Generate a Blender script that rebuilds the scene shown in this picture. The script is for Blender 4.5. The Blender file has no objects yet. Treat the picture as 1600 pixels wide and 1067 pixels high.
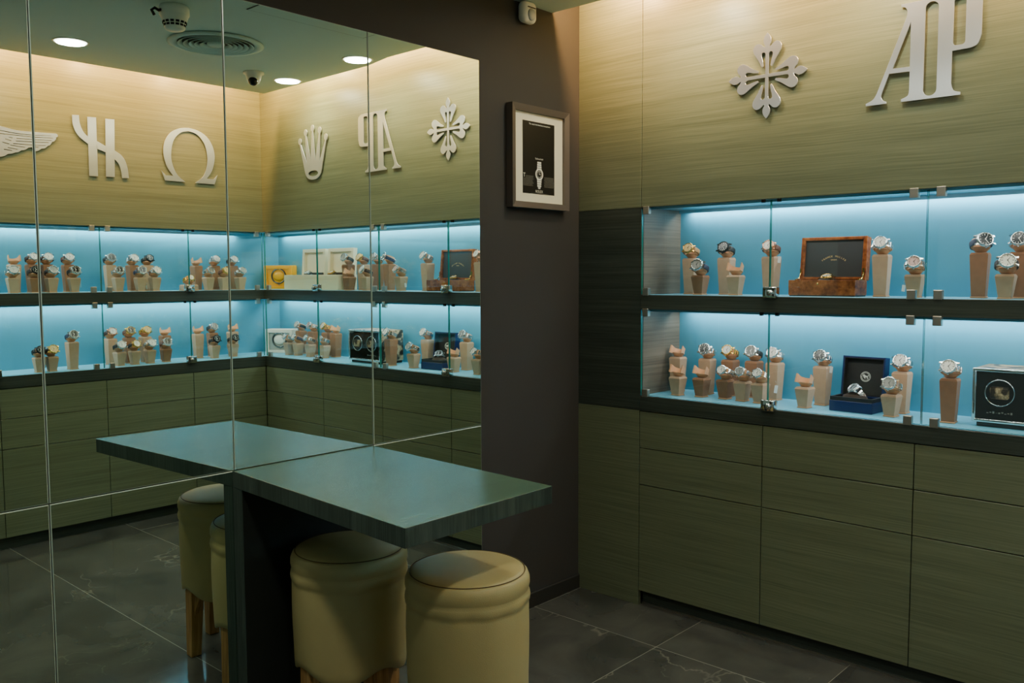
import bpy, bmesh, math, random
from mathutils import Matrix, Vector
random.seed(7)
PI = math.pi
R = math.radians
scene = bpy.context.scene
COL = scene.collection

# ------------------------------------------------------------------ measures (metres)
UT, UB, LT, LB, TB, D1, D2, DB = 1.621, 1.274, 1.216, 0.867, 0.807, 0.654, 0.503, 0.061
Y0, YA, YB, YC, L = -0.285, -0.834, -1.3626, -1.916, -2.4618
XA, XB, XC, XD = -0.480, -0.974, -1.50, -2.05
ND = 0.295                  # depth of the display niches
YW = 0.030                  # painted wall behind the mirrors
MT, MS = 2.132, 0.794       # top and horizontal joint of the mirrors
ZC = 2.40                   # ceiling
ZT = 2.62                   # top of the cove

# ------------------------------------------------------------------ mesh helpers
class MB:
    def __init__(self):
        self.bm = bmesh.new()
    def _tail(self, n):
        self.bm.verts.ensure_lookup_table()
        return self.bm.verts[n:]
    def box(self, x0, x1, y0, y1, z0, z1, bev=0.0, seg=1, M=None, mat=0):
        t = bmesh.new()
        x0, x1 = min(x0, x1), max(x0, x1); y0, y1 = min(y0, y1), max(y0, y1); z0, z1 = min(z0, z1), max(z0, z1)
        bmesh.ops.create_cube(t, size=1.0)
        for v in t.verts:
            v.co = Vector(((x0 + x1) / 2 + v.co.x * (x1 - x0), (y0 + y1) / 2 + v.co.y * (y1 - y0), (z0 + z1) / 2 + v.co.z * (z1 - z0)))
        if bev > 0:
            bmesh.ops.bevel(t, geom=t.edges[:], offset=bev, segments=seg, affect='EDGES', profile=0.5)
        return self.merge(t, M, mat, seg > 1)
    def merge(self, t, M=None, mat=None, smooth=None):
        if M is not None:
            bmesh.ops.transform(t, matrix=M, verts=t.verts)
        for f in t.faces:
            if mat is not None: f.material_index = mat
            if smooth is not None: f.smooth = smooth
        me = bpy.data.meshes.new('tmp'); t.to_mesh(me); t.free()
        self.bm.from_mesh(me); bpy.data.meshes.remove(me)
        return self
    def lathe(self, prof, n=32, M=None, mat=0, smooth=True, wob=None, ang=2 * PI, cap=True):
        t = bmesh.new(); rows = []
        full = abs(ang - 2 * PI) < 1e-6
        cnt = n if full else n + 1
        for r, z in prof:
            row = []
            for k in range(cnt):
                a = ang * k / n
                rr, zz = (r, z) if wob is None else wob(r, z, a)
                row.append(t.verts.new((rr * math.cos(a), rr * math.sin(a), zz)))
            rows.append(row)
        for i in range(len(rows) - 1):
            for k in range(n):
                k2 = (k + 1) % cnt
                try: t.faces.new((rows[i][k], rows[i][k2], rows[i + 1][k2], rows[i + 1][k]))
                except ValueError: pass
        if full and cap and prof[0] != prof[-1]:
            for row in (rows[0], rows[-1]):
                if prof[rows.index(row)][0] > 1e-6:
                    try: t.faces.new(row)
                    except ValueError: pass
        bmesh.ops.remove_doubles(t, verts=t.verts, dist=1e-7)
        bmesh.ops.recalc_face_normals(t, faces=t.faces)
        return self.merge(t, M, mat, smooth)
    def tube(self, pts, r, n=8, M=None, mat=0, closed=False):
        t = bmesh.new(); rows = []
        P = [Vector(p) for p in pts]; m = len(P)
        for i, p in enumerate(P):
            if closed: d = P[(i + 1) % m] - P[i - 1]
            else: d = P[min(i + 1, m - 1)] - P[max(i - 1, 0)]
            d.normalize()
            a = Vector((0, 0, 1)) if abs(d.z) < 0.9 else Vector((1, 0, 0))
            u = d.cross(a).normalized(); w = d.cross(u)
            rows.append([t.verts.new(p + u * r * math.cos(2 * PI * k / n) + w * r * math.sin(2 * PI * k / n)) for k in range(n)])
        for i in range(m if closed else m - 1):
            for k in range(n):
                t.faces.new((rows[i][k], rows[i][(k + 1) % n], rows[(i + 1) % m][(k + 1) % n], rows[(i + 1) % m][k]))
        if not closed:
            t.faces.new(rows[0]); t.faces.new(rows[-1])
        bmesh.ops.recalc_face_normals(t, faces=t.faces)
        return self.merge(t, M, mat, True)
    def frame(self, x0, x1, y0, y1, z0, z1, wy, wz, bev=0.0, seg=1, M=None, wt=None):
        """four rails round an opening seen along x, butt jointed: full-height stiles, rails between them"""
        wt = wz if wt is None else wt; e = 0.0002
        self.box(x0, x1, y0, y0 + wy, z0, z1, bev, seg, M); self.box(x0, x1, y1 - wy, y1, z0, z1, bev, seg, M)
        self.box(x0 + e, x1 - e, y0 + wy - 2 * bev, y1 - wy + 2 * bev, z0 + e, z0 + wz, bev, seg, M); self.box(x0 + e, x1 - e, y0 + wy - 2 * bev, y1 - wy + 2 * bev, z1 - wt, z1 - e, bev, seg, M)
        return self
    def tray(self, x0, x1, y0, y1, z0, z1, w, bev=0.0, M=None):
        """four upright walls of an open box seen from above"""
        e = 0.0002
        self.box(x0, x0 + w, y0, y1, z0, z1, bev, 1, M); self.box(x1 - w, x1, y0, y1, z0, z1, bev, 1, M)
        self.box(x0 + w - 2 * bev, x1 - w + 2 * bev, y0 + e, y0 + w, z0, z1 - e, bev, 1, M); self.box(x0 + w - 2 * bev, x1 - w + 2 * bev, y1 - w, y1 - e, z0, z1 - e, bev, 1, M)
        return self
    def hexa(self, low, high, mat=0, bev=0.0, M=None):
        """solid between two quads given as four points each, same winding"""
        t = bmesh.new()
        a = [t.verts.new(p) for p in low]; b = [t.verts.new(p) for p in high]
        t.faces.new(a[::-1]); t.faces.new(b)
        for i in range(4): t.faces.new((a[i], a[(i + 1) % 4], b[(i + 1) % 4], b[i]))
        bmesh.ops.recalc_face_normals(t, faces=t.faces)
        if bev: bmesh.ops.bevel(t, geom=t.edges[:], offset=bev, segments=2, affect='EDGES', profile=0.5)
        return self.merge(t, M, mat, False)
    def flat(self, loops, thick, M=None, mat=0, bevel=0.0):
        """plate cut from 2D loops (first outside, others holes), lying in local xy, thickness along +z from 0"""
        cu = bpy.data.curves.new('tmpc', 'CURVE'); cu.dimensions = '2D'; cu.fill_mode = 'BOTH'
        cu.extrude = max(thick / 2 - bevel, 1e-5); cu.bevel_depth = bevel; cu.bevel_resolution = 0
        for lp in loops:
            sp = cu.splines.new('POLY'); sp.points.add(len(lp) - 1); sp.use_cyclic_u = True
            for p, q in zip(sp.points, lp): p.co = (q[0], q[1], 0, 1)
        ob = bpy.data.objects.new('tmpo', cu)
        me = bpy.data.meshes.new_from_object(ob)
        bpy.data.objects.remove(ob); bpy.data.curves.remove(cu)
        t = bmesh.new(); t.from_mesh(me); bpy.data.meshes.remove(me)
        bmesh.ops.translate(t, verts=t.verts, vec=(0, 0, thick / 2))
        bmesh.ops.remove_doubles(t, verts=t.verts, dist=1e-6)
        bmesh.ops.recalc_face_normals(t, faces=t.faces)
        if M is not None and M.determinant() < 0:
            bmesh.ops.transform(t, matrix=M, verts=t.verts); bmesh.ops.reverse_faces(t, faces=t.faces); M = None
        return self.merge(t, M, mat, False)
    def text(self, s, size, M=None, mat=0, arc=None, thick=0.0004, spacing=1.0):
        """lettering in local xy centred on the origin; arc = radius of the circle the letters stand on"""
        def letters(st):
            cu = bpy.data.curves.new('tmpt', 'FONT'); cu.body = st; cu.size = size; cu.align_x = 'CENTER'
            cu.extrude = thick / 2; cu.resolution_u = 3; cu.space_character = spacing
            ob = bpy.data.objects.new('tmpo', cu); me = bpy.data.meshes.new_from_object(ob)
            bpy.data.objects.remove(ob); bpy.data.curves.remove(cu)
            t = bmesh.new(); t.from_mesh(me); bpy.data.meshes.remove(me)
            return t
        if arc is None:
            return self.merge(letters(s), M, mat, False)
        step = size * 0.78 * spacing
        for i, c in enumerate(s):
            if c == ' ': continue
            a = -(i - (len(s) - 1) / 2) * step / arc
            T = Matrix.Rotation(a, 4, 'Z') @ Matrix.Translation((0, arc, 0))
            T = Matrix.Translation((0, -arc, 0)) @ T
            self.merge(letters(c), (M @ T) if M is not None else T, mat, False)
        return self
    def build(self, name, mats, parent=None, loc=None):
        me = bpy.data.meshes.new(name); self.bm.to_mesh(me); self.bm.free()
        if not isinstance(mats, (list, tuple)): mats = [mats]
        for m in mats: me.materials.append(m)
        o = bpy.data.objects.new(name, me); COL.objects.link(o)
        if parent is not None: o.parent = parent
        if loc is not None: o.location = loc
        return o

def tag(o, label, cat, group=None):
    o['label'] = label; o['category'] = cat
    if group: o['group'] = group
    return o
def thing(name, label, cat, loc=(0, 0, 0), rotz=0.0, group=None):
    o = bpy.data.objects.new(name, None); COL.objects.link(o)
    o.location = loc; o.rotation_euler = (0, 0, rotz); o.empty_display_size = 0.05
    return tag(o, label, cat, group)
def struct(o):
    o['kind'] = 'structure'; return o
def copy_tree(src, parent=None):
    c = src.copy(); COL.objects.link(c)
    if parent is not None: c.parent = parent
    for ch in src.children: copy_tree(ch, c)
    return c
def smooth_pts(pts, sub=6):
    out = []; n = len(pts)
    for i in range(n - 1):
        p0 = pts[max(i - 1, 0)]; p1 = pts[i]; p2 = pts[i + 1]; p3 = pts[min(i + 2, n - 1)]
        for k in range(sub):
            t = k / sub
            out.append(tuple(0.5 * (2 * p1[j] + (p2[j] - p0[j]) * t + (2 * p0[j] - 5 * p1[j] + 4 * p2[j] - p3[j]) * t * t + (3 * p1[j] - p0[j] - 3 * p2[j] + p3[j]) * t ** 3) for j in (0, 1)))
    out.append(tuple(pts[-1])); return out
def loop(*segs):
    out = []
    for s in segs:
        if isinstance(s, list): s2 = smooth_pts(s)
        else: s2 = [s]
        for p in s2:
            if not out or math.hypot(p[0] - out[-1][0], p[1] - out[-1][1]) > 1e-5: out.append(p)
    if math.hypot(out[0][0] - out[-1][0], out[0][1] - out[-1][1]) < 1e-5: out.pop()
    return out
def oval(cx, cy, rx, ry, n=28):
    return [(cx + rx * math.cos(2 * PI * k / n), cy + ry * math.sin(2 * PI * k / n)) for k in range(n)]
# plates on the walls: local (p, q, h) -> world
def on_right(h0=0.0):      # p = -y, q = z, h towards the room (-x)
    return Matrix(((0, 0, -1, -h0), (-1, 0, 0, 0), (0, 1, 0, 0), (0, 0, 0, 1)))
def on_back(h0=0.0):       # p = x, q = z, h towards the room (+y)
    return Matrix(((1, 0, 0, 0), (0, 0, 1, L + h0), (0, 1, 0, 0), (0, 0, 0, 1)))

# ------------------------------------------------------------------ materials
def lin(c):
    return tuple(((v / 255) / 12.92 if v / 255 <= 0.04045 else ((v / 255 + 0.055) / 1.055) ** 2.4) for v in c) + (1.0,)
def newmat(name):
    m = bpy.data.materials.new(name); m.use_nodes = True
    nt = m.node_tree; b = nt.nodes['Principled BSDF']
    return m, nt, b
def plain(name, rgb, rough=0.5, metal=0.0, spec=0.5, bump=0.0, bscale=400.0, var=0.0, vscale=20.0, sheen=0.0):
    m, nt, b = newmat(name)
    b.inputs['Base Color'].default_value = lin(rgb); b.inputs['Roughness'].default_value = rough
    b.inputs['Metallic'].default_value = metal; b.inputs['Specular IOR Level'].default_value = spec
    if sheen: b.inputs['Sheen Weight'].default_value = sheen
    tc = nt.nodes.new('ShaderNodeTexCoord')
    if var:
        n = nt.nodes.new('ShaderNodeTexNoise'); n.inputs['Scale'].default_value = vscale; n.inputs['Detail'].default_value = 4
        nt.links.new(tc.outputs['Object'], n.inputs['Vector'])
        mx = nt.nodes.new('ShaderNodeMix'); mx.data_type = 'RGBA'
        c = lin(rgb); mx.inputs[6].default_value = tuple(v * (1 - var) for v in c[:3]) + (1,); mx.inputs[7].default_value = tuple(min(1, v * (1 + var)) for v in c[:3]) + (1,)
        nt.links.new(n.outputs['Fac'], mx.inputs[0]); nt.links.new(mx.outputs[2], b.inputs['Base Color'])
    if bump:
        n2 = nt.nodes.new('ShaderNodeTexNoise'); n2.inputs['Scale'].default_value = bscale; n2.inputs['Detail'].default_value = 3
        nt.links.new(tc.outputs['Object'], n2.inputs['Vector'])
        bp = nt.nodes.new('ShaderNodeBump'); bp.inputs['Strength'].default_value = bump; bp.inputs['Distance'].default_value = 0.002
        nt.links.new(n2.outputs['Fac'], bp.inputs['Height']); nt.links.new(bp.outputs['Normal'], b.inputs['Normal'])
    return m
def wood(name, dark, mid, light, stretch=(2.2, 2.2, 75.0), rough=0.4, spec=0.5, bump=0.15, big=1.0, world=True):
    """long grain: noise squeezed across the grain; stretch small along it"""
    m, nt, b = newmat(name); N = nt.nodes; K = nt.links
    tc = N.new('ShaderNodeTexCoord'); geo = N.new('ShaderNodeNewGeometry')
    src = geo.outputs['Position'] if world else tc.outputs['Object']
    wn = N.new('ShaderNodeTexNoise'); wn.inputs['Scale'].default_value = 3.0; K.new(src, wn.inputs['Vector'])
    wa = N.new('ShaderNodeVectorMath'); wa.operation = 'MULTIPLY_ADD'; wa.inputs[1].default_value = (0.012, 0.012, 0.012)
    K.new(wn.outputs['Color'], wa.inputs[0]); K.new(src, wa.inputs[2])
    mp = N.new('ShaderNodeMapping'); mp.inputs['Scale'].default_value = stretch; K.new(wa.outputs[0], mp.inputs['Vector'])
    n1 = N.new('ShaderNodeTexNoise'); n1.inputs['Scale'].default_value = 1.6; n1.inputs['Detail'].default_value = 7; n1.inputs['Roughness'].default_value = 0.62
    K.new(mp.outputs[0], n1.inputs['Vector'])
    mp2 = N.new('ShaderNodeMapping'); mp2.inputs['Scale'].default_value = tuple(s * 0.13 for s in stretch); K.new(wa.outputs[0], mp2.inputs['Vector'])
    n2 = N.new('ShaderNodeTexNoise'); n2.inputs['Scale'].default_value = 1.8; n2.inputs['Detail'].default_value = 3
    K.new(mp2.outputs[0], n2.inputs['Vector'])
    ad = N.new('ShaderNodeMath'); ad.operation = 'MULTIPLY_ADD'; ad.inputs[1].default_value = 0.55 * big
    K.new(n2.outputs['Fac'], ad.inputs[0]); K.new(n1.outputs['Fac'], ad.inputs[2])
    rp = N.new('ShaderNodeValToRGB'); e = rp.color_ramp.elements
    c = 0.5 + 0.275 * big
    e[0].position = c - 0.19; e[0].color = lin(dark); e[1].position = c + 0.20; e[1].color = lin(light)
    x = e.new(c); x.color = lin(mid)
    K.new(ad.outputs[0], rp.inputs[0]); K.new(rp.outputs[0], b.inputs['Base Color'])
    b.inputs['Roughness'].default_value = rough; b.inputs['Specular IOR Level'].default_value = spec
    bp = N.new('ShaderNodeBump'); bp.inputs['Strength'].default_value = bump; bp.inputs['Distance'].default_value = 0.001
    K.new(n1.outputs['Fac'], bp.inputs['Height']); K.new(bp.outputs['Normal'], b.inputs['Normal'])
    return m
def emit(name, rgb, s):
    m, nt, b = newmat(name)
    b.inputs['Base Color'].default_value = (0, 0, 0, 1)
    b.inputs['Emission Color'].default_value = lin(rgb); b.inputs['Emission Strength'].default_value = s
    return m
def glass_pane():
    m = bpy.data.materials.new('door_glass'); m.use_nodes = True; nt = m.node_tree; N = nt.nodes; K = nt.links
    N.remove(N['Principled BSDF']); out = N['Material Output']
    tr = N.new('ShaderNodeBsdfTransparent'); tr.inputs[0].default_value = (0.955, 0.985, 0.975, 1)
    gl = N.new('ShaderNodeBsdfGlossy'); gl.inputs['Roughness'].default_value = 0.0; gl.inputs[0].default_value = (1, 1, 1, 1)
    geo = N.new('ShaderNodeNewGeometry'); dt = N.new('ShaderNodeVectorMath'); dt.operation = 'DOT_PRODUCT'
    K.new(geo.outputs['Incoming'], dt.inputs[0]); K.new(geo.outputs['Normal'], dt.inputs[1])
    def M2(op, a, b2=None):
        n = N.new('ShaderNodeMath'); n.operation = op; n.use_clamp = True
        for i, v in enumerate((a, b2)):
            if v is None: continue
            if isinstance(v, (int, float)): n.inputs[i].default_value = v
            else: K.new(v, n.inputs[i])
        return n.outputs[0]
    n_ = N.new('ShaderNodeMath'); n_.operation = 'ABSOLUTE'; K.new(dt.outputs['Value'], n_.inputs[0])
    fac = M2('ADD', M2('MULTIPLY', M2('POWER', M2('SUBTRACT', 1.0, n_.outputs[0]), 5.0), 0.96), 0.038)
    mx = N.new('ShaderNodeMixShader'); K.new(fac, mx.inputs[0]); K.new(tr.outputs[0], mx.inputs[1]); K.new(gl.outputs[0], mx.inputs[2])
    K.new(mx.outputs[0], out.inputs[0]); return m
def mirror_mat():
    m = bpy.data.materials.new('mirror_silver'); m.use_nodes = True; nt = m.node_tree; N = nt.nodes; K = nt.links
    N.remove(N['Principled BSDF']); out = N['Material Output']
    gl = N.new('ShaderNodeBsdfGlossy'); gl.inputs['Roughness'].default_value = 0.0; gl.inputs[0].default_value = MIRROR_TINT
    K.new(gl.outputs[0], out.inputs[0]); return m
def brushed(name, rgb, rough=0.3, sc=(1600, 1600, 6), vary=0.05):
    m, nt, b = newmat(name); N = nt.nodes; K = nt.links
    b.inputs['Base Color'].default_value = lin(rgb); b.inputs['Metallic'].default_value = 0.86; b.inputs['Roughness'].default_value = rough
    tc = N.new('ShaderNodeTexCoord'); mp = N.new('ShaderNodeMapping'); mp.inputs['Scale'].default_value = sc; K.new(tc.outputs['Object'], mp.inputs[0])
    n = N.new('ShaderNodeTexNoise'); n.inputs['Scale'].default_value = 1.0; n.inputs['Detail'].default_value = 2; K.new(mp.outputs[0], n.inputs[0])
    mr = N.new('ShaderNodeMapRange'); mr.inputs[3].default_value = rough - vary * rough; mr.inputs[4].default_value = rough + vary * rough
    K.new(n.outputs['Fac'], mr.inputs[0]); K.new(mr.outputs[0], b.inputs['Roughness'])
    b.inputs['Anisotropic'].default_value = 0.9
    tg = N.new('ShaderNodeTangent'); tg.direction_type = 'RADIAL'; tg.axis = 'Z'; K.new(tg.outputs[0], b.inputs['Tangent'])
    return m
def floor_mat():
    m, nt, b = newmat('dark_stone_tile'); N = nt.nodes; K = nt.links
    geo = N.new('ShaderNodeNewGeometry'); sp = N.new('ShaderNodeSeparateXYZ'); K.new(geo.outputs['Position'], sp.inputs[0])
    def M2(op, a, bb=None, c=None):
        n = N.new('ShaderNodeMath'); n.operation = op
        for i, v in enumerate((a, bb, c)):
            if v is None: continue
            if isinstance(v, (int, float)): n.inputs[i].default_value = v
            else: K.new(v, n.inputs[i])
        return n.outputs[0]
    T = 0.5825
    fx = M2('DIVIDE', M2('ADD', sp.outputs[0], 0.300 + 20 * T), T); fy = M2('DIVIDE', M2('ADD', sp.outputs[1], 0.565 + 20 * T), T)
    ax = M2('ABSOLUTE', M2('SUBTRACT', M2('FRACT', M2('ADD', fx, 0.5)), 0.5)); ay = M2('ABSOLUTE', M2('SUBTRACT', M2('FRACT', M2('ADD', fy, 0.5)), 0.5))
    dmin = M2('MINIMUM', ax, ay)
    far = M2('GREATER_THAN', sp.outputs[0], -0.8825)
    grout = M2('MAXIMUM', M2('LESS_THAN', ax, 0.0022), M2('MULTIPLY', M2('LESS_THAN', ay, 0.0022), far))
    ids = N.new('ShaderNodeCombineXYZ'); K.new(M2('FLOOR', fx), ids.inputs[0]); K.new(M2('MULTIPLY', M2('FLOOR', fy), far), ids.inputs[1])
    wn = N.new('ShaderNodeTexWhiteNoise'); wn.noise_dimensions = '3D'; K.new(ids.outputs[0], wn.inputs['Vector'])
    off = N.new('ShaderNodeVectorMath'); off.operation = 'MULTIPLY_ADD'; off.inputs[1].default_value = (9, 9, 9)
    K.new(wn.outputs['Color'], off.inputs[0]); K.new(geo.outputs['Position'], off.inputs[2])
    # cloudy ground
    n1 = N.new('ShaderNodeTexNoise'); n1.inputs['Scale'].default_value = 3.2; n1.inputs['Detail'].default_value = 6; n1.inputs['Distortion'].default_value = 0.8
    K.new(off.outputs[0], n1.inputs['Vector'])
    rp = N.new('ShaderNodeValToRGB'); e = rp.color_ramp.elements
    e[0].position = 0.3; e[0].color = lin(FLOOR_DARK); e[1].position = 0.72; e[1].color = lin(FLOOR_LIGHT); K.new(n1.outputs['Fac'], rp.inputs[0])
    # fine crooked veins: the half-level line of a distorted noise, kept only in places
    def vein(scale, width, seed):
        o2 = N.new('ShaderNodeVectorMath'); o2.operation = 'ADD'; o2.inputs[1].default_value = (seed, seed * 1.7, 0); K.new(off.outputs[0], o2.inputs[0])
        v = N.new('ShaderNodeTexNoise'); v.inputs['Scale'].default_value = scale; v.inputs['Detail'].default_value = 5; v.inputs['Roughness'].default_value = 0.5; v.inputs['Distortion'].default_value = 0.5
        K.new(o2.outputs[0], v.inputs['Vector'])
        d = M2('ABSOLUTE', M2('SUBTRACT', v.outputs['Fac'], 0.5))
        line = N.new('ShaderNodeMapRange'); line.inputs[1].default_value = 0.0; line.inputs[2].default_value = width; line.inputs[3].default_value = 1; line.inputs[4].default_value = 0
        K.new(d, line.inputs[0])
        k = N.new('ShaderNodeTexNoise'); k.inputs['Scale'].default_value = scale * 1.3; K.new(o2.outputs[0], k.inputs['Vector'])
        kk = N.new('ShaderNodeMapRange'); kk.inputs[1].default_value = 0.52; kk.inputs[2].default_value = 0.62; K.new(k.outputs['Fac'], kk.inputs[0])
        return M2('MULTIPLY', line.outputs[0], kk.outputs[0])
    vv = M2('MAXIMUM', vein(1.6, 0.006, 3.1), M2('MULTIPLY', vein(3.6, 0.006, 8.3), 0.4))
    mx = N.new('ShaderNodeMix'); mx.data_type = 'RGBA'; mx.inputs[7].default_value = lin((136, 134, 122))
    K.new(M2('MULTIPLY', vv, 0.5), mx.inputs[0]); K.new(rp.outputs[0], mx.inputs[6])
    mg = N.new('ShaderNodeMix'); mg.data_type = 'RGBA'; mg.inputs[7].default_value = lin((122, 122, 112)); K.new(grout, mg.inputs[0]); K.new(mx.outputs[2], mg.inputs[6])
    K.new(mg.outputs[2], b.inputs['Base Color'])
    b.inputs['Specular IOR Level'].default_value = 0.5
    K.new(M2('MULTIPLY_ADD', grout, 0.4, 0.09), b.inputs['Roughness'])
    return m
def snake_mat():
    m, nt, b = newmat('snakeskin'); N = nt.nodes; K = nt.links
    tc = N.new('ShaderNodeTexCoord')
    v = N.new('ShaderNodeTexVoronoi'); v.inputs['Scale'].default_value = 170; K.new(tc.outputs['Object'], v.inputs['Vector'])
    n = N.new('ShaderNodeTexNoise'); n.inputs['Scale'].default_value = 34; n.inputs['Detail'].default_value = 1; K.new(tc.outputs['Object'], n.inputs['Vector'])
    rp = N.new('ShaderNodeValToRGB'); e = rp.color_ramp.elements; e[0].position = 0.44; e[0].color = lin((54, 42, 30)); e[1].position = 0.56; e[1].color = lin((205, 180, 140)); K.new(n.outputs['Fac'], rp.inputs[0])
    r2 = N.new('ShaderNodeValToRGB'); e = r2.color_ramp.elements; e[0].position = 0.1; e[0].color = (1, 1, 1, 1); e[1].position = 0.7; e[1].color = (0.3, 0.27, 0.24, 1); K.new(v.outputs['Distance'], r2.inputs[0])
    mx = N.new('ShaderNodeMix'); mx.data_type = 'RGBA'; mx.blend_type = 'MULTIPLY'; mx.inputs[0].default_value = 0.8; K.new(rp.outputs[0], mx.inputs[6]); K.new(r2.outputs[0], mx.inputs[7])
    K.new(mx.outputs[2], b.inputs['Base Color']); b.inputs['Roughness'].default_value = 0.35
    return m

MIRROR_TINT = (0.81, 0.93, 0.85, 1)
FLOOR_DARK, FLOOR_LIGHT = (56, 58, 56), (86, 87, 82)
M_OLIVE = wood('olive_veneer', (88, 96, 74), (102, 110, 86), (114, 122, 97), stretch=(1.6, 1.6, 130.0), rough=0.36, spec=0.5, bump=0.05, big=0.7)
M_GREY = wood('grey_veneer', (88, 80, 70), (106, 97, 84), (122, 112, 98), stretch=(1.6, 1.6, 110.0), rough=0.45)
M_DARK = wood('dark_green_veneer', (40, 48, 43), (53, 61, 55), (66, 74, 67), stretch=(1.6, 1.6, 110.0), rough=0.36, spec=0.5, bump=0.06)
M_TABLE = wood('table_veneer', (64, 89, 75), (73, 101, 85), (83, 112, 95), stretch=(5, 60, 60), rough=0.24, spec=0.8, bump=0.06)
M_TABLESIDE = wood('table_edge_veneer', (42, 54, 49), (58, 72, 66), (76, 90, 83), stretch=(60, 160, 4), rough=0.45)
M_BLUE = plain('blue_lacquer', (76, 149, 174), rough=0.35, var=0.06, vscale=7, bump=0.08, bscale=40)
M_SHELF = plain('pale_blue_lacquer', (112, 182, 206), rough=0.35, var=0.05, vscale=9)
M_BLACKGAP = plain('shadow_gap', (14, 15, 13), rough=0.9)
M_WALL = plain('charcoal_paint', (62, 61, 59), rough=0.65, spec=0.2, bump=0.05, bscale=300, var=0.04, vscale=6)
M_CEIL = plain('grey_ceiling_paint', (194, 216, 210), rough=0.85)
M_WHITEPL = plain('white_plastic', (232, 234, 228), rough=0.4)
M_BLACKPL = plain('black_plastic', (14, 14, 15), rough=0.25)
M_DARKPL = plain('dark_slot', (18, 20, 18), rough=0.8)
M_STEEL = plain('polished_steel', (215, 215, 212), rough=0.16, metal=1.0)
M_CHROME = plain('chrome', (225, 226, 226), rough=0.06, metal=1.0)
M_LEGSHADE = plain('leg_panel_shade', (24, 30, 26), rough=0.6)  # shade under the table, painted as a near-black face
M_CLIP = plain('satin_steel', (178, 174, 166), rough=0.38, metal=1.0)
M_BRUSH = brushed('brushed_steel', (224, 234, 244), rough=0.30)
M_GLASS = glass_pane()
M_EDGE = plain('green_glass_edge', (18, 112, 98), rough=0.15, spec=0.8)
M_MIRROR = mirror_mat()
M_GROUND = plain('ground_mirror_edge', (176, 196, 184), rough=0.25, spec=0.7)
M_BACKING = plain('mirror_backing', (60, 66, 62), rough=0.5)
M_FLOOR = floor_mat()
M_TAUPE = plain('taupe_suede', (186, 150, 120), rough=0.95, spec=0.1, var=0.13, vscale=45, bump=0.12, bscale=700, sheen=0.2)
M_BROWN = plain('brown_suede', (148, 104, 76), rough=0.95, spec=0.1, var=0.13, vscale=45, bump=0.12, bscale=700, sheen=0.2)
M_COLLAR = plain('pink_suede', (208, 154, 114), rough=0.95, spec=0.1, var=0.1, vscale=60, sheen=0.2)
M_GILT = plain('gilt_print', (226, 192, 128), rough=0.4)
M_GREYLINING = plain('charcoal_lining', (58, 57, 58), rough=0.45)
M_GOLD = plain('gold', (226, 178, 92), rough=0.2, metal=1.0)
M_ROSE = plain('rose_gold', (222, 160, 128), rough=0.2, metal=1.0)
M_BLACKM = plain('black_metal', (26, 26, 28), rough=0.3, metal=0.6)
M_DIAL = {'w': plain('white_dial', (236, 232, 220), rough=0.3), 'k': plain('black_dial', (16, 16, 19), rough=0.25), 'g': plain('grey_dial', (112, 110, 104), rough=0.3),
          'c': plain('champagne_dial', (222, 190, 128), rough=0.3), 'b': plain('blue_dial', (32, 46, 84), rough=0.25), 'n': plain('brown_dial', (96, 62, 40), rough=0.3),
          's': plain('silver_dial', (196, 194, 188), rough=0.25, metal=0.5), 'p': plain('pearl_pink_dial', (222, 184, 176), rough=0.3)}
M_STRAP = {'k': plain('black_leather', (24, 23, 24), rough=0.5, bump=0.2), 'n': plain('brown_leather', (92, 50, 32), rough=0.5, bump=0.2),
           't': plain('tan_leather', (176, 130, 82), rough=0.55, bump=0.2), 'b': plain('navy_leather', (38, 44, 72), rough=0.5, bump=0.2),
           'd': plain('dark_brown_leather', (58, 34, 26), rough=0.5, bump=0.2)}
M_LUME = plain('pale_markers', (228, 226, 214), rough=0.4)
M_INK = plain('dark_markers', (28, 26, 28), rough=0.4)
M_WALNUT = wood('burr_walnut', (108, 52, 22), (154, 84, 42), (186, 112, 60), stretch=(26, 26, 26), rough=0.16, spec=0.6, bump=0.0)
M_BLKLEATHER = plain('black_lining', (30, 29, 29), rough=0.55)
M_NAVY = plain('navy_leatherette', (18, 36, 84), rough=0.38)
M_CREAM = plain('cream_leather', (232, 214, 176), rough=0.5)
M_DKBROWN = plain('dark_brown_velvet', (58, 46, 38), rough=0.9)
M_YELLOW = plain('yellow_lacquer', (255, 168, 0), rough=0.28)
M_WHITELAC = plain('white_lacquer', (236, 228, 206), rough=0.3)
M_PALEGREY = plain('pale_grey_velvet', (176, 172, 158), rough=0.8)
M_SNAKE = snake_mat()
M_BLACKGLOSS = plain('black_gloss', (16, 15, 14), rough=0.12)
M_LEATHER = plain('olive_tan_leather', (176, 164, 114), rough=0.42, spec=0.4, var=0.10, vscale=9, bump=0.22, bscale=420)
M_SEAM = plain('seam_thread', (96, 78, 44), rough=0.7)
M_OAK = wood('oiled_oak', (134, 98, 54), (166, 126, 74), (190, 152, 96), stretch=(60, 60, 4), rough=0.45, world=True)
M_FRAME = plain('pewter_frame', (112, 104, 98), rough=0.35, metal=0.5)
M_MAT = plain('cream_mat_board', (226, 222, 198), rough=0.8)
M_PRINT = plain('black_print', (26, 25, 22), rough=0.3)
M_PRINTWHITE = plain('white_print', (222, 224, 214), rough=0.6)
M_PRINTGREY = plain('grey_print', (112, 113, 106), rough=0.6)
M_TAG = plain('white_card', (236, 236, 232), rough=0.6)
M_DIFF = emit('lamp_diffuser', (255, 250, 236), 9.0)
M_LED = emit('led_cool', (225, 242, 255), 2.0)
M_LEDWARM = emit('led_warm', (255, 190, 120), 6.0)

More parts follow.
